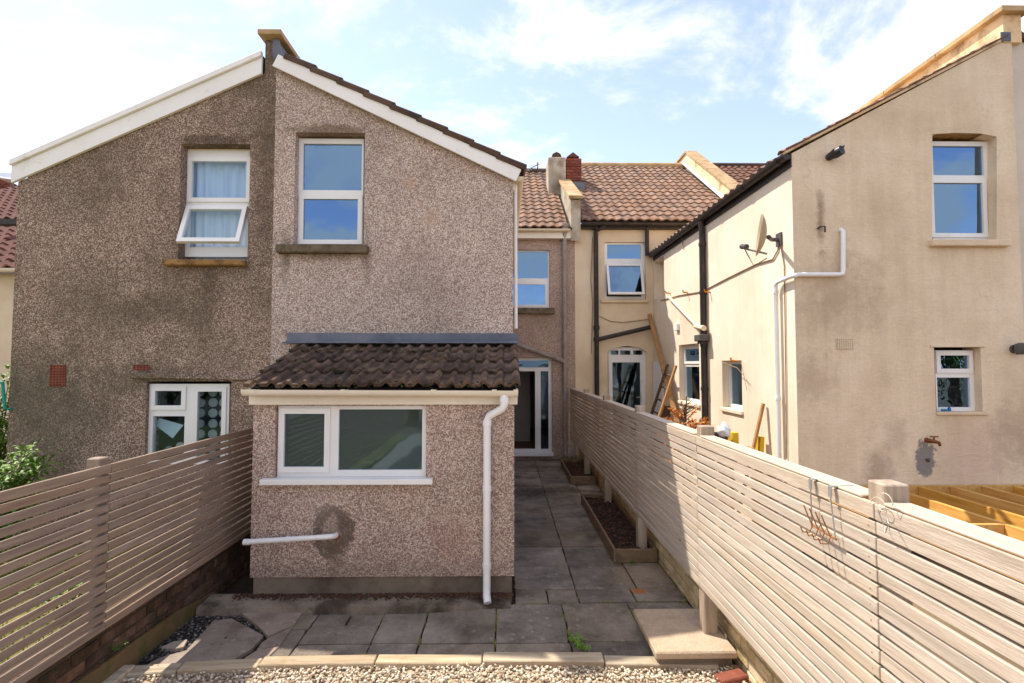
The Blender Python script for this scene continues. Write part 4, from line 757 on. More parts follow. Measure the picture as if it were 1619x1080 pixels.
def bb(lo, hi, y0, y1, name, m):
    A = Vector((b0.x, 0, b0.z)); Bv = Vector((b1.x, 0, b1.z)); n = Vector((0, 0, 1.1))
    return MB().prism([A + n * lo + Vector((0, y0, 0)), Bv + n * lo + Vector((0, y0, 0)), Bv + n * hi + Vector((0, y0, 0)), A + n * hi + Vector((0, y0, 0))], (0, y1 - y0, 0)).build(name, m, HA, bevel=.003)
bb(-.02, .155, YA - .04, YA - .004, 'bargeboard', M['white_board']); bb(.158, .215, YA - .07, YA - .01, 'roof_trim', M['white_board']); bb(.10, .19, YA + .0, 11.6, 'roof', M['underlay'])
for px0, py0, px1, py1, rr in ((79, 577, 105, 611, 8), (211, 577, 237, 585, 3)):
    r_ = pr(px0, py0, px1, py1, YA); hs = []
    for i in range(5):
        for j in range(rr):
            hs.append((r_[0] + (i + .2) * (r_[2] - r_[0]) / 5, r_[1] + (j + .3) * (r_[3] - r_[1]) / rr, r_[0] + (i + .8) * (r_[2] - r_[0]) / 5, r_[1] + (j + .72) * (r_[3] - r_[1]) / rr))
    MB().panel(FY(YA - .012), rect(r_), [rect(h) for h in hs], .01).build('air_brick', M['terracotta'], HA); MB().box((r_[0] + .004, YA - .003, r_[1] + .004), (r_[2] - .004, YA - .001, r_[3] - .004)).build('air_brick_dark_sheet', M['soil'], HA)  # dark sheet behind each vent paints the shade in its holes
cu = thing('curtain', 'pale blue net curtain behind the open window of the brown house', 'curtain', (wu_[0], YA + .22, wu_[1])); q = MB(); P = []; n = 60
for i in range(n + 1):
    t = i / n; P.append((wu_[0] - .02 + t * (wu_[2] - wu_[0] + .04), YA + .24 + .018 * math.sin(t * 46) + .014 * math.sin(t * 19 + 1)))
q.add([(x, y, wu_[1] + .02) for x, y in P] + [(x, y, wu_[3]) for x, y in P], [(i, i + 1, i + 2 + n, i + 1 + n) for i in range(n)]); q.build('cloth', M['curtain'], cu, smooth=True)
ws = thing('hanging_screen', 'rows of pale round discs hung inside the lower window of the brown house', 'screen', (wl_[0], YA + .3, wl_[1])); dm = MB().lathe([(0, 0), (.048, 0), (.053, .006), (.053, .018), (.046, .022), (0, .02)], (0, 0, 0), (0, -1, 0), 18).build('disc', M['disc'], None, smooth=True); dme = dm.data; bpy.data.objects.remove(dm)
for px in (318, 338, 355): 
    for j in range(8): piece('disc', dme, ws, Matrix.Translation(onY(px + U(-1, 1), 620 + j * 16.5, YA + .3)))
for px, py in ((262, 648), (280, 648), (250, 648), (286, 706), (268, 712)): piece('disc', dme, ws, Matrix.Translation(onY(px, py, YA + .3)))
ps = [onY(*p, YA + .14) for p in ((243, 671), (252, 661), (290, 672), (273, 693))]; o = MB().prism(ps, (0, .003, 0)).build('paper_sheet', M['paper']); tag(o, 'pale blue sheet of paper stuck crookedly inside the lower left window', 'paper')

# ---- house beyond on the right, and its main roof
HD = thing('terraced_house', 'pale grey rendered house cut off at the right edge beyond the parapet', 'house', (6.5, 6, 0))
xd = onY(1603, 300, 5.97).x; zd = onY(1603, 52, 5.97).z
MB().prism([(xd, 5.965, 0), (8.6, 5.965, 0), (8.6, 5.965, 4.5), (xd, 5.965, zd)], (0, .3, 0)).build('gable_wall', M['pale_render'], HD)
MB().prism([(xd - .0, 5.93, zd), (xd - .0, 5.93, zd + .08), (8.7, 5.93, 4.58), (8.7, 5.93, 4.5)], (0, 5.6, 0)).build('outrigger_roof', M['verge_tile'], HD)
MB().box((5.55, YM + .05, 0), (9.6, YM + .3, zc)).build('rear_wall', M['pale_render'], HD)
rd, o_, v_, n__, LL = roof_slab(HD, 5.82, 9.6, zc + .06, zr + .03)
rdt = tile_mesh('tile', .205, .40, 1, .034, .03, M['verge_tile'], 'pan', n=8)
mdk = mat('brown_red_pantile', [s(96, 64, 50), s(120, 84, 66)], 5, 6, rough=.9, bump=.4, rnd=.15); rdt.materials[0] = mdk
lay_tiles(rd, rdt, o_ + Vector((.0, 0, 0)), (1, 0, 0), v_, 18, 16, .205, LL / 16, skip=lambda c, r: r < 5)
MB().tube([(5.8, YR, zr + .04), (9.6, YR, zr + .04)], .1, 10).build('ridge', M['verge_tile'], rd, smooth=True)
p2 = MB().prism([(5.56, 11.5, zc - .2), (5.56, 11.5, zc + .45), (5.56, YR - .2, zr + .35), (5.56, YR + .6, zr + .35), (5.56, YR + .6, zr - 1.2)], (.24, 0, 0)).build('party_parapet', M['parapet'], HD)
A = Vector((0, 11.45, zc + .46)); Bv = Vector((0, YR - .2, zr + .37))
for j in range(7):
    a, b = A.lerp(Bv, j / 7), A.lerp(Bv, (j + .985) / 7); MB().prism([(5.51, a.y, a.z), (5.85, a.y, a.z), (5.85, b.y, b.z), (5.51, b.y, b.z)], (0, -.03, .06)).build('coping', M['coping'], p2, bevel=.006)
MB().box((5.51, YR - .2, zr + .355), (5.85, YR + .65, zr + .42)).build('coping', M['coping'], p2, bevel=.006)
MB().prism([(5.47, 11.5, zc + .13), (5.555, 11.5, zc + .13), (5.555, YR, zr + .13), (5.47, YR, zr + .13)], (0, -.01, .02)).build('flashing', M['white_board'], p2)
# ---- far left house
HE = thing('terraced_house', 'distant house with red tiled roofs at the far left edge', 'house', (-11, 9, 0))
ez = onY(8, 428, 9.0).z; MB().box((-14, 9.05, -.05), (-8.0, 11.5, ez - .05)).build('outrigger_wall', M['cream_rear'], HE)
zt1 = onY(10, 362, 11.2).z
re, o_, v_, n__, LL = roof_slab(HE, -14, -8.0, ez, zt1, 8.85, 11.2, 'outrigger_roof')
rt = tile_mesh('tile', .24, .36, 1, .06, .03, M['red_tile'], 'pan', n=6); lay_tiles(re, rt, o_ + Vector((2.6, 0, 0)), (1, 0, 0), v_, 14, 8, .24, LL / 8)
q = MB(); gutter(q, (-14, 8.8, ez), (-8, 8.8, ez), .06); q.build('gutter', M['fascia'], HE, smooth=True)
z1, z2 = onY(10, 350, 12.2).z, onY(10, 298, 15.6).z; MB().box((-18, 12.3, 0), (-9.3, 12.5, z1)).build('rear_wall', M['old_render'], HE)
re2, o_, v_, n__, LL = roof_slab(HE, -18, -9.3, z1, z2, 12.1, 15.6); lay_tiles(re2, rt, o_ + Vector((3.2, 0, 0)), (1, 0, 0), v_, 20, 12, .24, LL / 12)
MB().box((-18, 11.9, z1 - .14), (-9.3, 12.1, z1 - .02)).build('fascia', M['pipe_black'], HE)
c0 = onY(3, 290, 15.8); MB().box((c0.x - .9, 15.6, c0.z - 1.5), (c0.x + .02, 16.4, c0.z + .12)).build('chimney', M['terracotta'], HE, bevel=.02)
c0 = onY(17, 296, 15.8); MB().lathe([(.13, -.3), (.12, .05), (.14, .06), (.14, .1), (.1, .1)], c0, (0, 0, 1), 12).build('chimney_pot', M['terracotta'], HE, smooth=True)
sd = thing('satellite_dish', 'small white dish just above the far left bargeboard end', 'satellite dish', tuple(onY(16, 288, 11))); MB().lathe([(0, 0), (.12, .02), (.2, .06), (.25, .11), (.245, .12), (.19, .07), (0, .02)], onY(17, 287, 11), (.3, -.5, 1), 18).build('reflector', M['pipe_white'], sd, smooth=True); MB().tube([onY(17, 288, 11), onY(20, 296, 11.1)], .03, 8).build('arm', M['metal'], sd)

# ================================================================== FENCES AND LOW WALLS
def fence(label, X, sgn, ys, z0, z1, n, sm, posts, pz, topw=.062, gap=.0165, pb=-.06, pw=.05):
    """slats on the garden face; sgn = +1 when the posts stand on the +X side"""
    f = thing('slatted_fence', label, 'fence', (X, ys[len(ys) // 2], 0)); pitch = (z1 - topw - .003 - z0) / (n - 1)
    for i in range(len(ys) - 1):
        y0, y1 = ys[i], ys[i + 1]; Ls = abs(y1 - y0) - .006; me = box_mesh('slat', .016, Ls, pitch - gap, sm, .0025); mt = box_mesh('slat', .02, Ls, topw, sm, .0025)
        for k in range(n - 1):
            z = z0 + pitch * (k + .5); dr = U(-.002, .002)
            piece('slat', me, f, Matrix.Translation((X + U(-.002, .002), (y0 + y1) / 2, z + dr)) @ Matrix.Rotation(U(-.002, .002), 4, 'X') @ Matrix.Rotation(U(-.03, .03), 4, 'Y'))
        piece('slat', mt, f, Matrix.Translation((X - .003 * sgn, (y0 + y1) / 2, z1 - topw / 2)) @ Matrix.Rotation(U(-.001, .001), 4, 'X'))
    sc = MB()
    for y in posts:
        for k in range(n):
            for dy in (.02,): sc.lathe([(0, 0), (.003, 0), (.003, .001), (0, .001)], (X - sgn * .0085, y + dy, z0 + pitch * (k + .5)), (-sgn, 0, 0), 6)
        MB().box((X + sgn * .013, y - pw, pb), (X + sgn * (.013 + 2 * pw), y + pw, pz)).build('post', M['post'] if sgn > 0 else M['slat'], f, bevel=.006)
    sc.build('screws', M['rust'], f, kind='stuff')
    return f
XR = 1.48
fr_ = fence('pale sun-toned fence of horizontal slats with a white top rail, right of the path', XR, 1, [-4.0, -2.15, -.3, 2.05, 3.95, 5.85, 7.75, 9.65, 11.5], .455, 1.585, 18, M['slat_sun'], [2.07, 3.95, 5.85, 7.75, 9.65], 1.665, .062, .0135)
for y0, y1 in ((-4, 2.01), (2.13, 3.89), (4.01, 5.79), (5.91, 7.69), (7.81, 9.59), (9.71, 11.5)):
    MB().box((XR - .006, y0, 1.588), (XR + .10, y1, 1.600)).build('top_rail', M['cap'], fr_, bevel=.004)
fl_ = fence('pinkish brown fence of horizontal slats on the low brick wall, left side', -2.56, -1, [-4.0, -2.1, -.2, 1.55, 3.42, 5.85], .43, 1.49, 17, M['slat'], [1.55, 3.39], 1.535, .055, .0165, .43, .042)
def low_wall(label, X, sgn, y0, y1, z1, m, mm, yb=None):
    wlt = thing('garden_wall', label, 'wall', (X + sgn * .1, (y0 + y1) / 2, -.06)); core = MB().box((X + sgn * .012, y0, -.08), (X + sgn * .22, y1, z1 - .012)).build('core', mm, wlt)
    me = box_mesh('brick', .1, .212, .064, m, .006); c = int((z1 + .06) / .0755); h = (z1 + .06) / c
    for r in range(c):
        y = y0 - (.1125 if r % 2 else 0)
        while y < y1:
            a, b = max(y, y0), min(y + .225, y1)
            if b - a > .05:
                piece('brick', me, wlt, Matrix.Translation((X + sgn * .05 + U(-.006, .006), (a + b) / 2, -.06 + h * (r + .5))) @ Matrix.Rotation(U(-.02, .02), 4, 'Z') @ Matrix.Rotation(U(-.012, .012), 4, 'X') @ Matrix.Diagonal((1, (b - a - .013) / .212, (h - .012) / .064, 1)))
            y += .225
    return wlt
low_wall('low cream painted brick wall under the right fence', 1.675, 1, 2.6, 11.5, .46, M['brick_cream'], mat('cream_flaked_mortar', [s(150, 128, 92), s(178, 156, 116)], 8, 6, rough=1, bump=.5, pos=True))
low_wall('low grimy red brick wall under the left fence', -2.665, -1, 2.4, 5.7, .42, M['brick_dark'], mat('dark_mossy_mortar', [s(70, 58, 44), s(98, 84, 66)], 8, 6, rough=1, bump=.5, pos=True))
MB().prism([(-2.655, 4.85, -.03), (-2.655, 2.6, -.03), (-2.655, 2.6, .19), (-2.655, 4.3, .14), (-2.655, 4.85, .06)], (.02, 0, 0)).build('retaining_board', M['plank_moss']) ; tag(bpy.data.objects['retaining_board'], 'mossy board held against the foot of the left brick wall', 'board')

# timber edging
ed = thing('garden_edging', 'weathered timber edging between the paving and the gravel', 'edging', (0, 3.62, 0))
def edge(px0, px1, y0, y1, dz=0, w=.11, dy=0):
    a, b = onZ(px0, y0, .03), onZ(px1, y1, .03); d = (b - a).normalized(); nn_ = Vector((-d.y, d.x, 0)) * w; L_ = (b - a).length - .008
    me = MB().box((-L_ / 2, 0, -.11), (L_ / 2, w, 0)).build('edging_board', M['edge_wood'], None, bevel=.006); mm = me.data; bpy.data.objects.remove(me)
    c = (a + b) / 2 + Vector((0, dy, dz)); piece('edging_board', mm, ed, Matrix.Translation(c) @ Matrix.Rotation(math.atan2(d.y, d.x), 4, 'Z') @ Matrix.Rotation(U(-.006, .006), 4, 'Y'))
edge(122, 278, 1072, 1061); edge(278, 407, 1061, 1055, .004); edge(407, 592, 1053, 1049, .006); edge(592, 762, 1049, 1049, .004); edge(762, 957, 1049, 1051, .014, .12, .01); edge(957, 1138, 1051, 1054, .006, .11)
MB().box((-2.655, 3.5, -.06), (-2.56, 3.72, .05)).build('edging_board', M['edge_wood'], ed, bevel=.006)
st = thing('stone_step', 'speckled stone step block at the right end of the timber edging', 'step', (1.32, 3.9, 0))
MB().box((1.08, 3.70, -.05), (1.61, 4.28, .075)).build('base', M['plinth'], st, bevel=.008); MB().box((1.06, 3.665, .077), (1.635, 4.31, .13)).build('tread', M['step'], st, bevel=.01)
bk = MB().box((-.1075, -.05, -.033), (.1075, .05, .033)).build('loose_brick', M['terracotta'], None, bevel=.008); bk.location = (1.54, 3.56, .005); bk.rotation_euler = (0, 0, .3); tag(bk, 'loose red brick lying at the corner of the gravel by the step', 'brick')
# planters
def planter(label, x0, x1, y0, y1, h):
    p = thing('planter_box', label, 'planter', ((x0 + x1) / 2, (y0 + y1) / 2, 0), 'timber planters along the path'); t = .028
    for a, b in (((x0, y0, 0), (x0 + t, y1, h)), ((x1 - t, y0, 0), (x1, y1, h)), ((x0 + t + .001, y0, 0), (x1 - t - .001, y0 + t, h - .003)), ((x0 + t + .001, y1 - t, 0), (x1 - t - .001, y1, h - .003))): MB().box(a, b).build('board', M['planter'], p, bevel=.004)
    MB().box((x0 + t, y0 + t, .0), (x1 - t, y1 - t, h - .06)).build('soil', M['soil'], p)
    scatter('bark', 900, lambda: (U(x0 + .05, x1 - .05), U(y0 + .05, y1 - .05), h - .055 + abs(random.gauss(0, .008))), (.008, .02), M['bark'], None, .4, .3, parent=p)
planter('long low timber planter of bark beside the fence, nearer one', 1.18, 1.655, 5.62, 8.0, .145); planter('low timber planter of dark soil at the far end of the path', 1.18, 1.655, 9.22, 10.85, .145)

# ================================================================== DECK FRAME
dk = thing('deck_frame', 'bare new timber joists of an unfinished deck behind the right fence', 'deck', (5, 4.5, 0)); zj = onY(1500, 769, 5.85).z
MB().box((XC + .2, 5.86, zj - .17), (8.4, 5.905, zj + .004)).build('ledger', M['joist'], dk, bevel=.003)
jm = box_mesh('joist', .045, 3.6, .15, M['joist'], .003)
for k in range(11): piece('joist', jm, dk, Matrix.Translation((3.64 + k * .365, 5.857 - 1.8, zj - .075)))
for x, y in ((4.19, 4.5), (4.55, 3.4), (4.92, 4.5), (5.28, 3.4), (5.65, 4.3)): MB().box((x - .158, y - .022, zj - .15), (x + .158, y + .022, zj - .003)).build('noggin', M['joist'], dk, bevel=.003)
MB().box((3.6, 2.21, zj - .15), (8.4, 2.255, zj - .001)).build('end_joist', M['joist'], dk, bevel=.003)

# ================================================================== FITTINGS ON THE CREAM HOUSE
p = onY(1310, 249, YC); o = thing('security_light', 'small black security light high on the cream gable', 'light', tuple(p))
MB().lathe([(0, 0), (.04, 0), (.045, .03), (.03, .05), (0, .05)], p, (0, -1, 0), 14).build('mount', M['black'], o, smooth=True); MB().lathe([(0, -.02), (.045, -.01), (.06, .05), (.055, .12), (.02, .13), (0, .13)], p + Vector((.0, -.06, .0)), (.35, -.75, .15), 16).build('lamp_head', M['black'], o, smooth=True); MB().bar(p + Vector((.03, -.13, .045)), p + Vector((.085, -.15, .065)), .07, .012).build('visor', M['black'], o)
p = onY(1602, 552, YC); o = thing('outdoor_light', 'grey ribbed outdoor light at the right edge of the cream gable', 'light', tuple(p))
MB().lathe([(0, 0), (.05, 0), (.05, .03), (0, .03)], p, (0, -1, 0), 14).build('mount', M['dkgrey'], o, smooth=True); MB().lathe([(0, -.065), (.04, -.065), (.058, -.03), (.06, .02), (.05, .055), (.02, .07), (0, .07)], p + Vector((0, -.09, 0)), (0, 0, 1), 16).build('lamp_head', M['dkgrey'], o, smooth=True)
p = onY(1293, 363, YC); o = MB().tube([p + Vector((0, .01, .01)), p + Vector((0, -.05, .02)), p + Vector((.035, -.08, .015)), p + Vector((.035, -.08, -.05))], .011, 8).build('wall_hook', M['dkgrey'], smooth=True); tag(o, 'small bent grey metal hook stub on the cream gable', 'hook')
p = onY(1465, 696, YC); o = thing('garden_tap', 'brass garden tap on the cream gable above a grey cement patch', 'tap', tuple(p))
MB().tube([p + Vector((0, .0, 0)), p + Vector((.0, -.05, 0)), p + Vector((.03, -.09, -.005)), p + Vector((.06, -.1, -.015)), p + Vector((.07, -.1, -.05))], [.03, .024, .02, .018, .014], 10).build('spout', M['brass'], o, smooth=True)
MB().tube([p + Vector((.02, -.08, 0)), p + Vector((.02, -.08, .05))], .01, 8).bar(p + Vector((-.02, -.08, .052)), p + Vector((.07, -.08, .052)), .014, .014).build('handle', M['brass'], o)
o = MB().lathe([(0, 0), (.018, 0), (.022, .02), (.012, .03), (0, .032)], onY(1466, 727, YC), (0, -1, 0), 10).build('pipe_stub', M['dkgrey'], smooth=True); tag(o, 'capped pipe stub in the grey cement patch below the tap', 'pipe stub')
b_ = onY(1501, 650, YC + .03); b_.z = wlo[1] + .012; o = thing('bottle', 'small blue bottle standing on the lower sill of the cream gable', 'bottle', tuple(b_))
MB().lathe([(0, 0), (.016, 0), (.017, .01), (.017, .035), (.008, .045), (.008, .05), (0, .05)], b_, (0, 0, 1), 12).build('body', M['bottle'], o, smooth=True); MB().lathe([(.009, .05), (.01, .05), (.01, .062), (0, .062)], b_, (0, 0, 1), 10).build('cap', M['black'], o)
o = MB().tube([b_ + Vector((-.09, 0, .012)), b_ + Vector((-.03, .0, .012))], .012, 8).build('blue_tube', M['bottle'], smooth=True); tag(o, 'small blue tube lying on the sill beside the bottle', 'tube')
# satellite dish
c = onX(1212, 372, XC - .42); dd = thing('satellite_dish', 'tan satellite dish on the sunlit side wall of the cream house', 'satellite dish', tuple(onX(1232, 378, XC)))
wp = onX(1233, 379, XC); ax = Vector((-.92, .36, .14)).normalized(); Rd = .235
MB().lathe([(0, 0)] + [(Rd * t, .3 * Rd * t * t) for t in (.25, .5, .75, 1)] + [(Rd, .3 * Rd + .012), (Rd * .7, .165 * Rd + .014), (0, .016)], c, ax, 28).build('reflector', M['dish'], dd, smooth=True)
MB().tube([wp, wp + Vector((-.1, 0, 0)), c - ax * .02 + Vector((0, 0, -.02))], .025, 10).box(wp + Vector((-.02, -.06, -.08)), wp + Vector((0, .06, .08))).build('wall_bracket', M['dkgrey'], dd, smooth=True)
tip = onX(1176, 391, XC - .62); MB().tube([c - Vector((0, 0, Rd * .9)), tip + Vector((.03, 0, -.02))], .012, 8).build('arm', M['metal'], dd)
MB().tube([tip + Vector((.0, -.07, -.01)), tip + Vector((-.0, .05, .02))], .03, 10).build('receiver', M['dkgrey'], dd, smooth=True)
MB().tube([tip, tip + Vector((.05, 0, -.1)), c + Vector((-.15, 0, -.35)), c + Vector((0, 0, -.26))], .006, 6).build('cable', M['black'], dd)

# ================================================================== THINGS IN THE NEIGHBOUR'S YARD
ld = thing('ladder', 'dark wooden ladder leaning on the cream side wall by the back door', 'ladder', (2.7, 10, 0))
ta, tb = onX(1056, 576, 3.3), onX(1069, 578, 3.3); ba, b2 = Vector((2.55, ta.y - .05, 0)), Vector((2.55, tb.y - .05, 0))
MB().bar(ba, ta, .06, .04).build('stile', M['ladder_dark'], ld); MB().bar(b2, tb, .06, .04).build('stile', M['wood_tan'], ld)
for k in range(8): t = .1 + k * .115; MB().tube([ba.lerp(ta, t), b2.lerp(tb, t)], .02, 8).build('rung', M['ladder_dark'], ld)
o = MB().bar((3.2, 8.7, 0), onX(1025, 490, 3.3), .09, .03).build('plank', M['wood_tan']); tag(o, 'long bare plank leaning into the corner above the ladder', 'plank')
o = MB().bar((2.95, 6.65, 0), onX(1207, 638, 3.34), .05, .03).build('timber_batten', M['wood_tan']); tag(o, 'thin brown batten leaning on the cream wall by the white overflow pipe', 'batten')
a = onX(1202, 690, 3.3); o = MB().bar((3.22, a.y, 0), a, .12, .05).build('timber_offcut', M['yellow']); tag(o, 'yellow board standing against the cream wall behind the batten', 'board')
a = onX(1056, 642, 3.2); o = MB().bar((2.75, a.y - .2, 0), a, .24, .03).build('board', M['ladder_dark']); tag(o, 'short dark board leaning behind the dead conifer', 'board')
dp_ = MB().box((XC - .05, 10.85, 0), (XC - .012, 11.5, onX(1040, 572, XC).z)).build('door_panel', M['pipe_white']); tag(dp_, 'white door panel standing against the side wall behind the ladder', 'panel')
ct = thing('dead_conifer', 'dead orange brown conifer dumped behind the right fence', 'tree', (2.85, 8.2, 0))
MB().tube([(2.85, 8.2, 0), (2.86, 8.2, .7), (2.9, 8.18, 1.62)], [.035, .025, .008], 7).build('trunk', M['trunk'], ct)
q = MB(); qn = MB()
for k in range(60):
    z = U(.5, 1.5); aa = U(0, 6.28); L_ = .45 * (1.6 - z) + .14; d = Vector((math.cos(aa), math.sin(aa) * 1.1, U(.1, .9 if z > .9 else .4))).normalized(); p = Vector((2.87, 8.2, z)); q.tube([p, p + d * L_ * .6 + Vector((0, 0, .0)), p + d * L_], [.009, .006, .003], 5)
    if z < 1.25:
        for j in range(44):
            b = p + d * L_ * U(.25, 1.05); e = (d * .6 + Vector((U(-1, 1), U(-1, 1), U(-.8, .8)))).normalized() * U(.04, .09); s_ = e.cross(Vector((U(-1, 1), U(-1, 1), 1))).normalized() * .014; qn.add([b - s_, b + s_, b + e], [(0, 1, 2)])
q.build('branches', M['trunk'], ct); qn.build('needles', M['needle'], ct, kind='stuff')
tbn = thing('workbench', 'dark topped workbench just showing over the right fence', 'workbench', (2.9, 6.5, 0)); MB().box((2.5, 6.0, 1.0), (3.2, 7.25, 1.04)).build('bench_top', M['dkgrey'], tbn, bevel=.004)
for x in (2.55, 3.15):
    for y in (6.06, 7.18): MB().box((x - .03, y - .03, 0), (x + .03, y + .03, .999)).build('leg', M['wood_tan'], tbn)
def onbench(px, py): t = onZ(px, py, 1.04); return t
b = Vector((2.82, 6.75, 1.041)); o = MB().lathe([(0, 0), (.09, 0), (.11, .17), (.118, .17), (.118, .19), (.1, .19), (.085, .02), (0, .02)], b, (0, 0, 1), 18).build('tub', M['black'], smooth=True); tag(o, 'black plastic tub on the workbench', 'tub')
o = MB().box((2.98, 6.72, 1.042), (3.06, 6.86, 1.24)).build('level_block', M['yellow'], bevel=.004); tag(o, 'upright yellow block on the workbench by the black tub', 'block')
o = MB().box((2.9, 6.4, 1.042), (3.12, 6.58, 1.09)).build('timber_offcut', M['wood_tan'], bevel=.003); tag(o, 'flat tan timber offcut on the workbench', 'offcut')
# plastic bag over the post
b = Vector((1.72, 4.02, 1.62)); bm2 = bmesh.new(); bmesh.ops.create_icosphere(bm2, subdivisions=3, radius=1)
for v in bm2.verts: k = 1 + .3 * math.sin(v.co.x * 4 + v.co.z * 5) * math.cos(v.co.y * 4 + v.co.z * 3) ; v.co = Vector((v.co.x * .045 * k, v.co.y * .05 * k, v.co.z * .055 * k)) + b
me = bpy.data.meshes.new('plastic_bag'); bm2.to_mesh(me); bm2.free(); me.materials.append(M['pipe_white']); [setattr(f, 'use_smooth', True) for f in me.polygons]; o = link('plastic_bag', me, None); tag(o, 'crumpled white plastic bag behind the far post of the right fence', 'bag')

# ================================================================== SMALL THINGS ON THE FENCE
hr = thing('hook_rack', 'rusty wire hook rack hooked over the right fence', 'hook rack', (1.46, 2.4, 1.2)); XW = 1.445
for px, py, ex, ey in ((1281, 758, 1284, 835), (1312, 769, 1321, 853)):
    t = onX(px, py, XW); e = onX(ex, ey, XW); MB().bar(t, t + Vector((0, 0, -.045)), .022, .004).bar(t + Vector((0, 0, .0)), t + Vector((.1, 0, .004)), .022, .004).build('hanger', M['metal'], hr); MB().tube([t + Vector((0, 0, -.03)), e], .0032, 6).build('upright', M['metal'], hr)
ra, rb_ = onX(1283, 829, XW), onX(1322, 853, XW); MB().tube([ra, rb_], .005, 6).build('bar', M['rust'], hr)
for k in range(4):
    c = ra.lerp(rb_, (k + .3) / 4); MB().tube([c + Vector((-.025, .03, .085)), c + Vector((-.012, .012, .03)), c + Vector((-.004, 0, 0)), c + Vector((-.02, -.004, -.03)), c + Vector((-.05, -.0, -.03)), c + Vector((-.06, .0, -.005))], .003, 6).build('hook', M['rust'], hr)
tw_ = onX(1385, 800, XW); o = MB().tube([tw_ + Vector((0, .03 * math.cos(t) - .006 * t, .03 * math.sin(t) + .004 * t)) for t in (k * .5 for k in range(22))] + [onX(1412, 797, XW + .02)], .0016, 5).build('string', M['string']); tag(o, 'loop of pale string tied round the near post of the right fence', 'string')
o = MB().tube([onX(1388, 806, XW), onX(1397, 830, XW + .01), onX(1400, 842, XW), onX(1405, 828, XW - .02), onX(1402, 815, XW)], .002, 5).build('wire', M['metal']); tag(o, 'thin bent wire dangling below the pale string', 'wire')
o = MB().tube([onY(-12, 603, 5.85), onY(4, 604, 5.85), onY(8, 646, 5.86), onY(18, 647, 5.92)], .016, 7).build('washing_line', M['teal']); tag(o, 'teal washing line tied at the corner of the brown house', 'washing line')

# ================================================================== PLANTS
def leaf_faces(mb, p, d, L_, w, droop=.25):
    d = d.normalized(); sd_ = d.cross(Vector((0, 0, 1))); sd_ = (sd_ if sd_.length > .1 else Vector((1, 0, 0))).normalized() * w / 2; m = p + d * L_ * .5 + Vector((0, 0, .02 * L_)); e = p + d * L_ - Vector((0, 0, droop * L_))
    mb.add([p, m - sd_ + Vector((0, 0, w * .15)), m, m + sd_ + Vector((0, 0, w * .15)), e], [(0, 2, 1), (0, 3, 2), (1, 2, 4), (2, 3, 4)])
def shrub(label, base, rad, h, n, m, L_, cat='shrub', stems=8, group=None):
    t = thing('leafy_shrub', label, cat, tuple(base), group); q = MB(); f = MB(); base = Vector(base)
    tips = []
    for k in range(stems):
        a = U(0, 6.28); e = base + Vector((math.cos(a) * rad * U(.2, .9), math.sin(a) * rad * U(.2, .9), h * U(.5, 1))); mdl = base.lerp(e, .5) + Vector((0, 0, h * .12)); q.tube([base, mdl, e], [.012, .008, .004], 5); tips.append((base, mdl, e))
    for k in range(n):
        b, mdl, e = random.choice(tips); tt = U(.25, 1.02); p = mdl.lerp(e, (tt - .5) * 2) if tt > .5 else b.lerp(mdl, tt * 2); d = Vector((U(-1, 1), U(-1, 1), U(-.3, .8))); p = p + d * U(0, L_ * 1.6); leaf_faces(f, p, d, L_ * U(.6, 1.2), L_ * U(.4, .6))
    q.build('stems', M['stem'], t); f.build('foliage', m, t, kind='stuff'); return t
shrub('bushy green shrub in the left garden against the brown house', (-5.0, 5.15, .08), .62, 1.22, 2600, M['leaf'], .09, stems=26)
shrub('yellow green bush at the far left edge', (-6.02, 6.15, .05), .42, 2.0, 1500, M['leaf'], .1, stems=16)
sp = thing('sapling', 'thin sapling with broad dark leaves rising above the left shrub', 'plant', tuple(onY(30, 780, 5.5))); b = onY(30, 790, 5.5); e = onY(36, 708, 5.5); MB().tube([b, b.lerp(e, .5) + Vector((.01, 0, 0)), e], [.008, .006, .003], 6).build('stem', M['stem'], sp)
for k in range(13):
    p = b.lerp(e, .35 + .65 * k / 12); a = k * 2.4; q = MB(); leaf_faces(q, p, Vector((math.cos(a), math.sin(a) * .6 - .3, .25)), .13, .075); q.build('leaf', M['leaf_dark'], sp)
def weed(name, label, base, n, L_, m, spread=.6, cat='weed'):
    q = MB(); base = Vector(base)
    for k in range(n):
        a = U(0, 6.28); d = Vector((math.cos(a), math.sin(a), U(.2, 1.2))).normalized(); pr_ = base
        for j in range(4):
            p = base + d * L_ * (j + 1) / 4 - Vector((0, 0, .02 * j * j * L_)); leaf_faces(q, pr_, p - pr_, L_ / 3, L_ * .12); sd_ = d.cross(Vector((0, 0, 1))).normalized()
            for s2 in (-1, 1): leaf_faces(q, pr_, d * .5 + sd_ * s2, L_ * .26, L_ * .1)
            pr_ = p
    o = q.build(name, m); tag(o, label, cat); return o
weed('weed', 'ferny green weed growing in the paving joint behind the edging', onZ(917, 1024, .0), 9, .13, M['leaf']); weed('weed', 'tiny green seedling at the corner of the nearer planter', onZ(1003, 892, 0), 4, .07, M['leaf'])
weed('weed', 'small yellowish weed sprouting in the foreground gravel', onZ(825, 1076, -.03), 8, .06, M['grass']); weed('weed', 'straggly weed beside the loose red brick', onZ(1170, 1050, -.03), 8, .09, M['grass'])
weed('weed', 'little weed tuft at the foot of the right fence post', onZ(1108, 975, 0), 7, .07, M['grass']); weed('weed', 'green weed growing on the left brick wall below the fence', (-2.62, 3.62, .2), 8, .08, M['leaf_dark']); weed('weed', 'dark weed in the corner by the grey downpipe', (1.45, 11.35, .0), 10, .25, M['leaf_dark'])
q = MB()
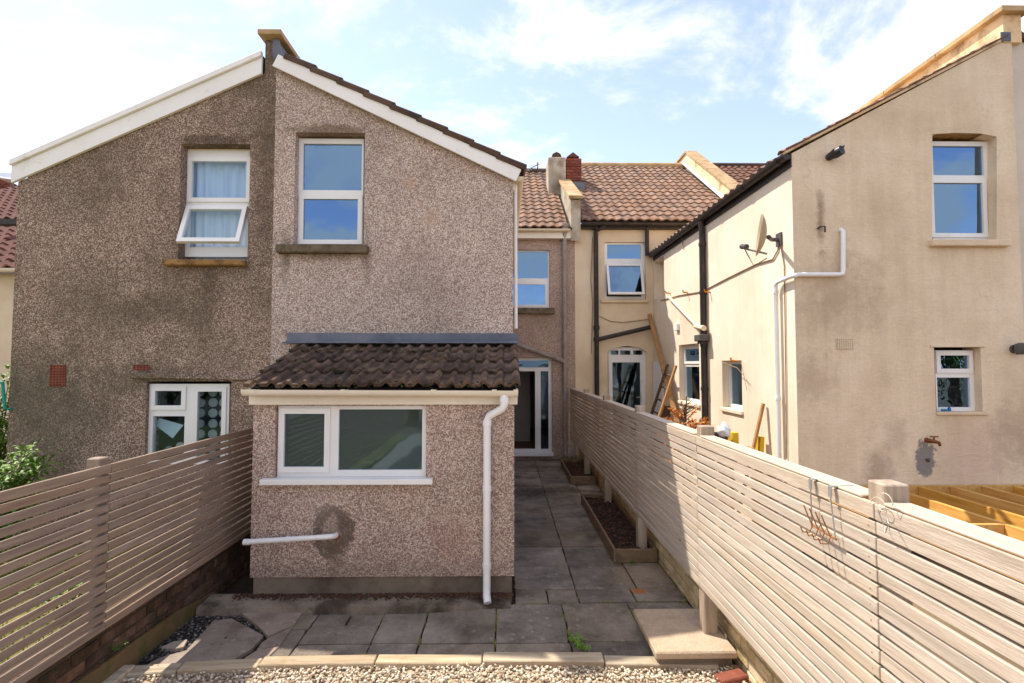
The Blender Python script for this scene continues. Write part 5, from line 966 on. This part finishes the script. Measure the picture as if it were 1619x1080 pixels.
for k in range(9000):
    x, y = U(-8.5, -2.85), U(1.0, 5.85); z = -.02 + .14 * (y + 6) / 11.9; a = U(0, 6.28); hgt = U(.03, .12); b = Vector((x, y, z)); s2 = Vector((math.cos(a), math.sin(a), 0)) * .006; q.add([b - s2, b + s2, b + Vector((U(-.04, .04), U(-.04, .04), hgt))], [(0, 1, 2)])
o = q.build('grass', M['grass']); tag(o, 'ragged grass of the left garden seen between the slats', 'grass', kind='stuff')
for x, y, n in ((-4.0, 3.2, 160), (-3.6, 4.4, 160), (-5.2, 3.9, 200)):
    shrub({160: 'low green garden plants behind the left fence', 200: 'wider clump of garden plants behind the left fence'}[n] + (' near its post' if y == 3.2 else ' towards the house' if y == 4.4 else ''), (x, y, .05), .35, .4, n, M['leaf'], .07, 'plant', 7)

# ================================================================== GARDEN END (behind the viewpoint, seen in the window glass)
def tree(label, x, y, h, r, n):
    tr = thing('leafy_tree', label, 'tree', (x, y, -.1), 'trees at the garden end'); q = MB(); q.tube([(x, y, -.1), (x + .1, y, h * .45), (x, y + .1, h * .8)], [.16, .11, .04], 8); f = MB(); cl = []
    for k in range(9):
        a = U(0, 6.28); c = Vector((x + math.cos(a) * r * U(.2, .7), y + math.sin(a) * r * U(.2, .7), h * U(.4, .95))); q.tube([(x, y, h * U(.25, .5)), c], [.05, .02], 5); cl.append((c, r * U(.35, .6)))
    for k in range(n):
        c, rr = random.choice(cl); d = Vector((random.gauss(0, 1), random.gauss(0, 1), random.gauss(0, .8))).normalized(); p = c + d * rr * U(.5, 1.05); leaf_faces(f, p, d + Vector((U(-.8, .8), U(-.8, .8), U(-.6, .3))), .16, .09)
    q.build('trunk', M['trunk'], tr); f.build('crown', M['leaf_dark'], tr, kind='stuff')
tree('left of the three leafy trees at the garden end behind the viewpoint', -12.5, -7.5, 4.2, 2.4, 3600)
tree('middle of the three leafy trees at the garden end behind the viewpoint', -3.2, -8.5, 3.4, 1.9, 2600)
tree('right of the three leafy trees at the garden end behind the viewpoint', 17.0, -7.2, 4.4, 2.8, 4200)

q = MB()
jl = [((.68, 4.72), (.68, 9.2)), ((.1, 4.99), (1.66, 4.99)), ((.1, 5.55), (1.2, 5.55)), ((-.065, 3.85), (-.065, 4.7)), ((.515, 3.85), (.515, 4.7)), ((-.65, 3.85), (-.65, 4.6)), ((1.1, 3.85), (1.1, 4.72)), ((.1, 4.71), (1.66, 4.71)), ((1.655, 4.3), (1.655, 5.6)), ((-1.02, 3.85), (-1.02, 4.6)), ((1.17, 5.6), (1.17, 8.0)), ((.115, 4.8), (.115, 8.0))]
for a, b in jl:
    for c in range(int(5 + 3 * (Vector(b) - Vector(a)).length)):
        f = U(0, 1); cx, cy = a[0] + (b[0] - a[0]) * f, a[1] + (b[1] - a[1]) * f
        for k in range(int(U(3, 22))):
            p = Vector((cx + random.gauss(0, .006 if a[0] == b[0] else .03), cy + random.gauss(0, .03 if a[0] == b[0] else .006), -.012)); an = U(0, 6.28); s2 = Vector((math.cos(an), math.sin(an), 0)) * .003
            q.add([p - s2, p + s2, p + Vector((U(-.014, .014), U(-.014, .014), U(.014, .032)))], [(0, 1, 2)])
o = q.build('joint_moss', M['grass']); tag(o, 'moss and tiny grass growing in the paving joints', 'moss', kind='stuff')
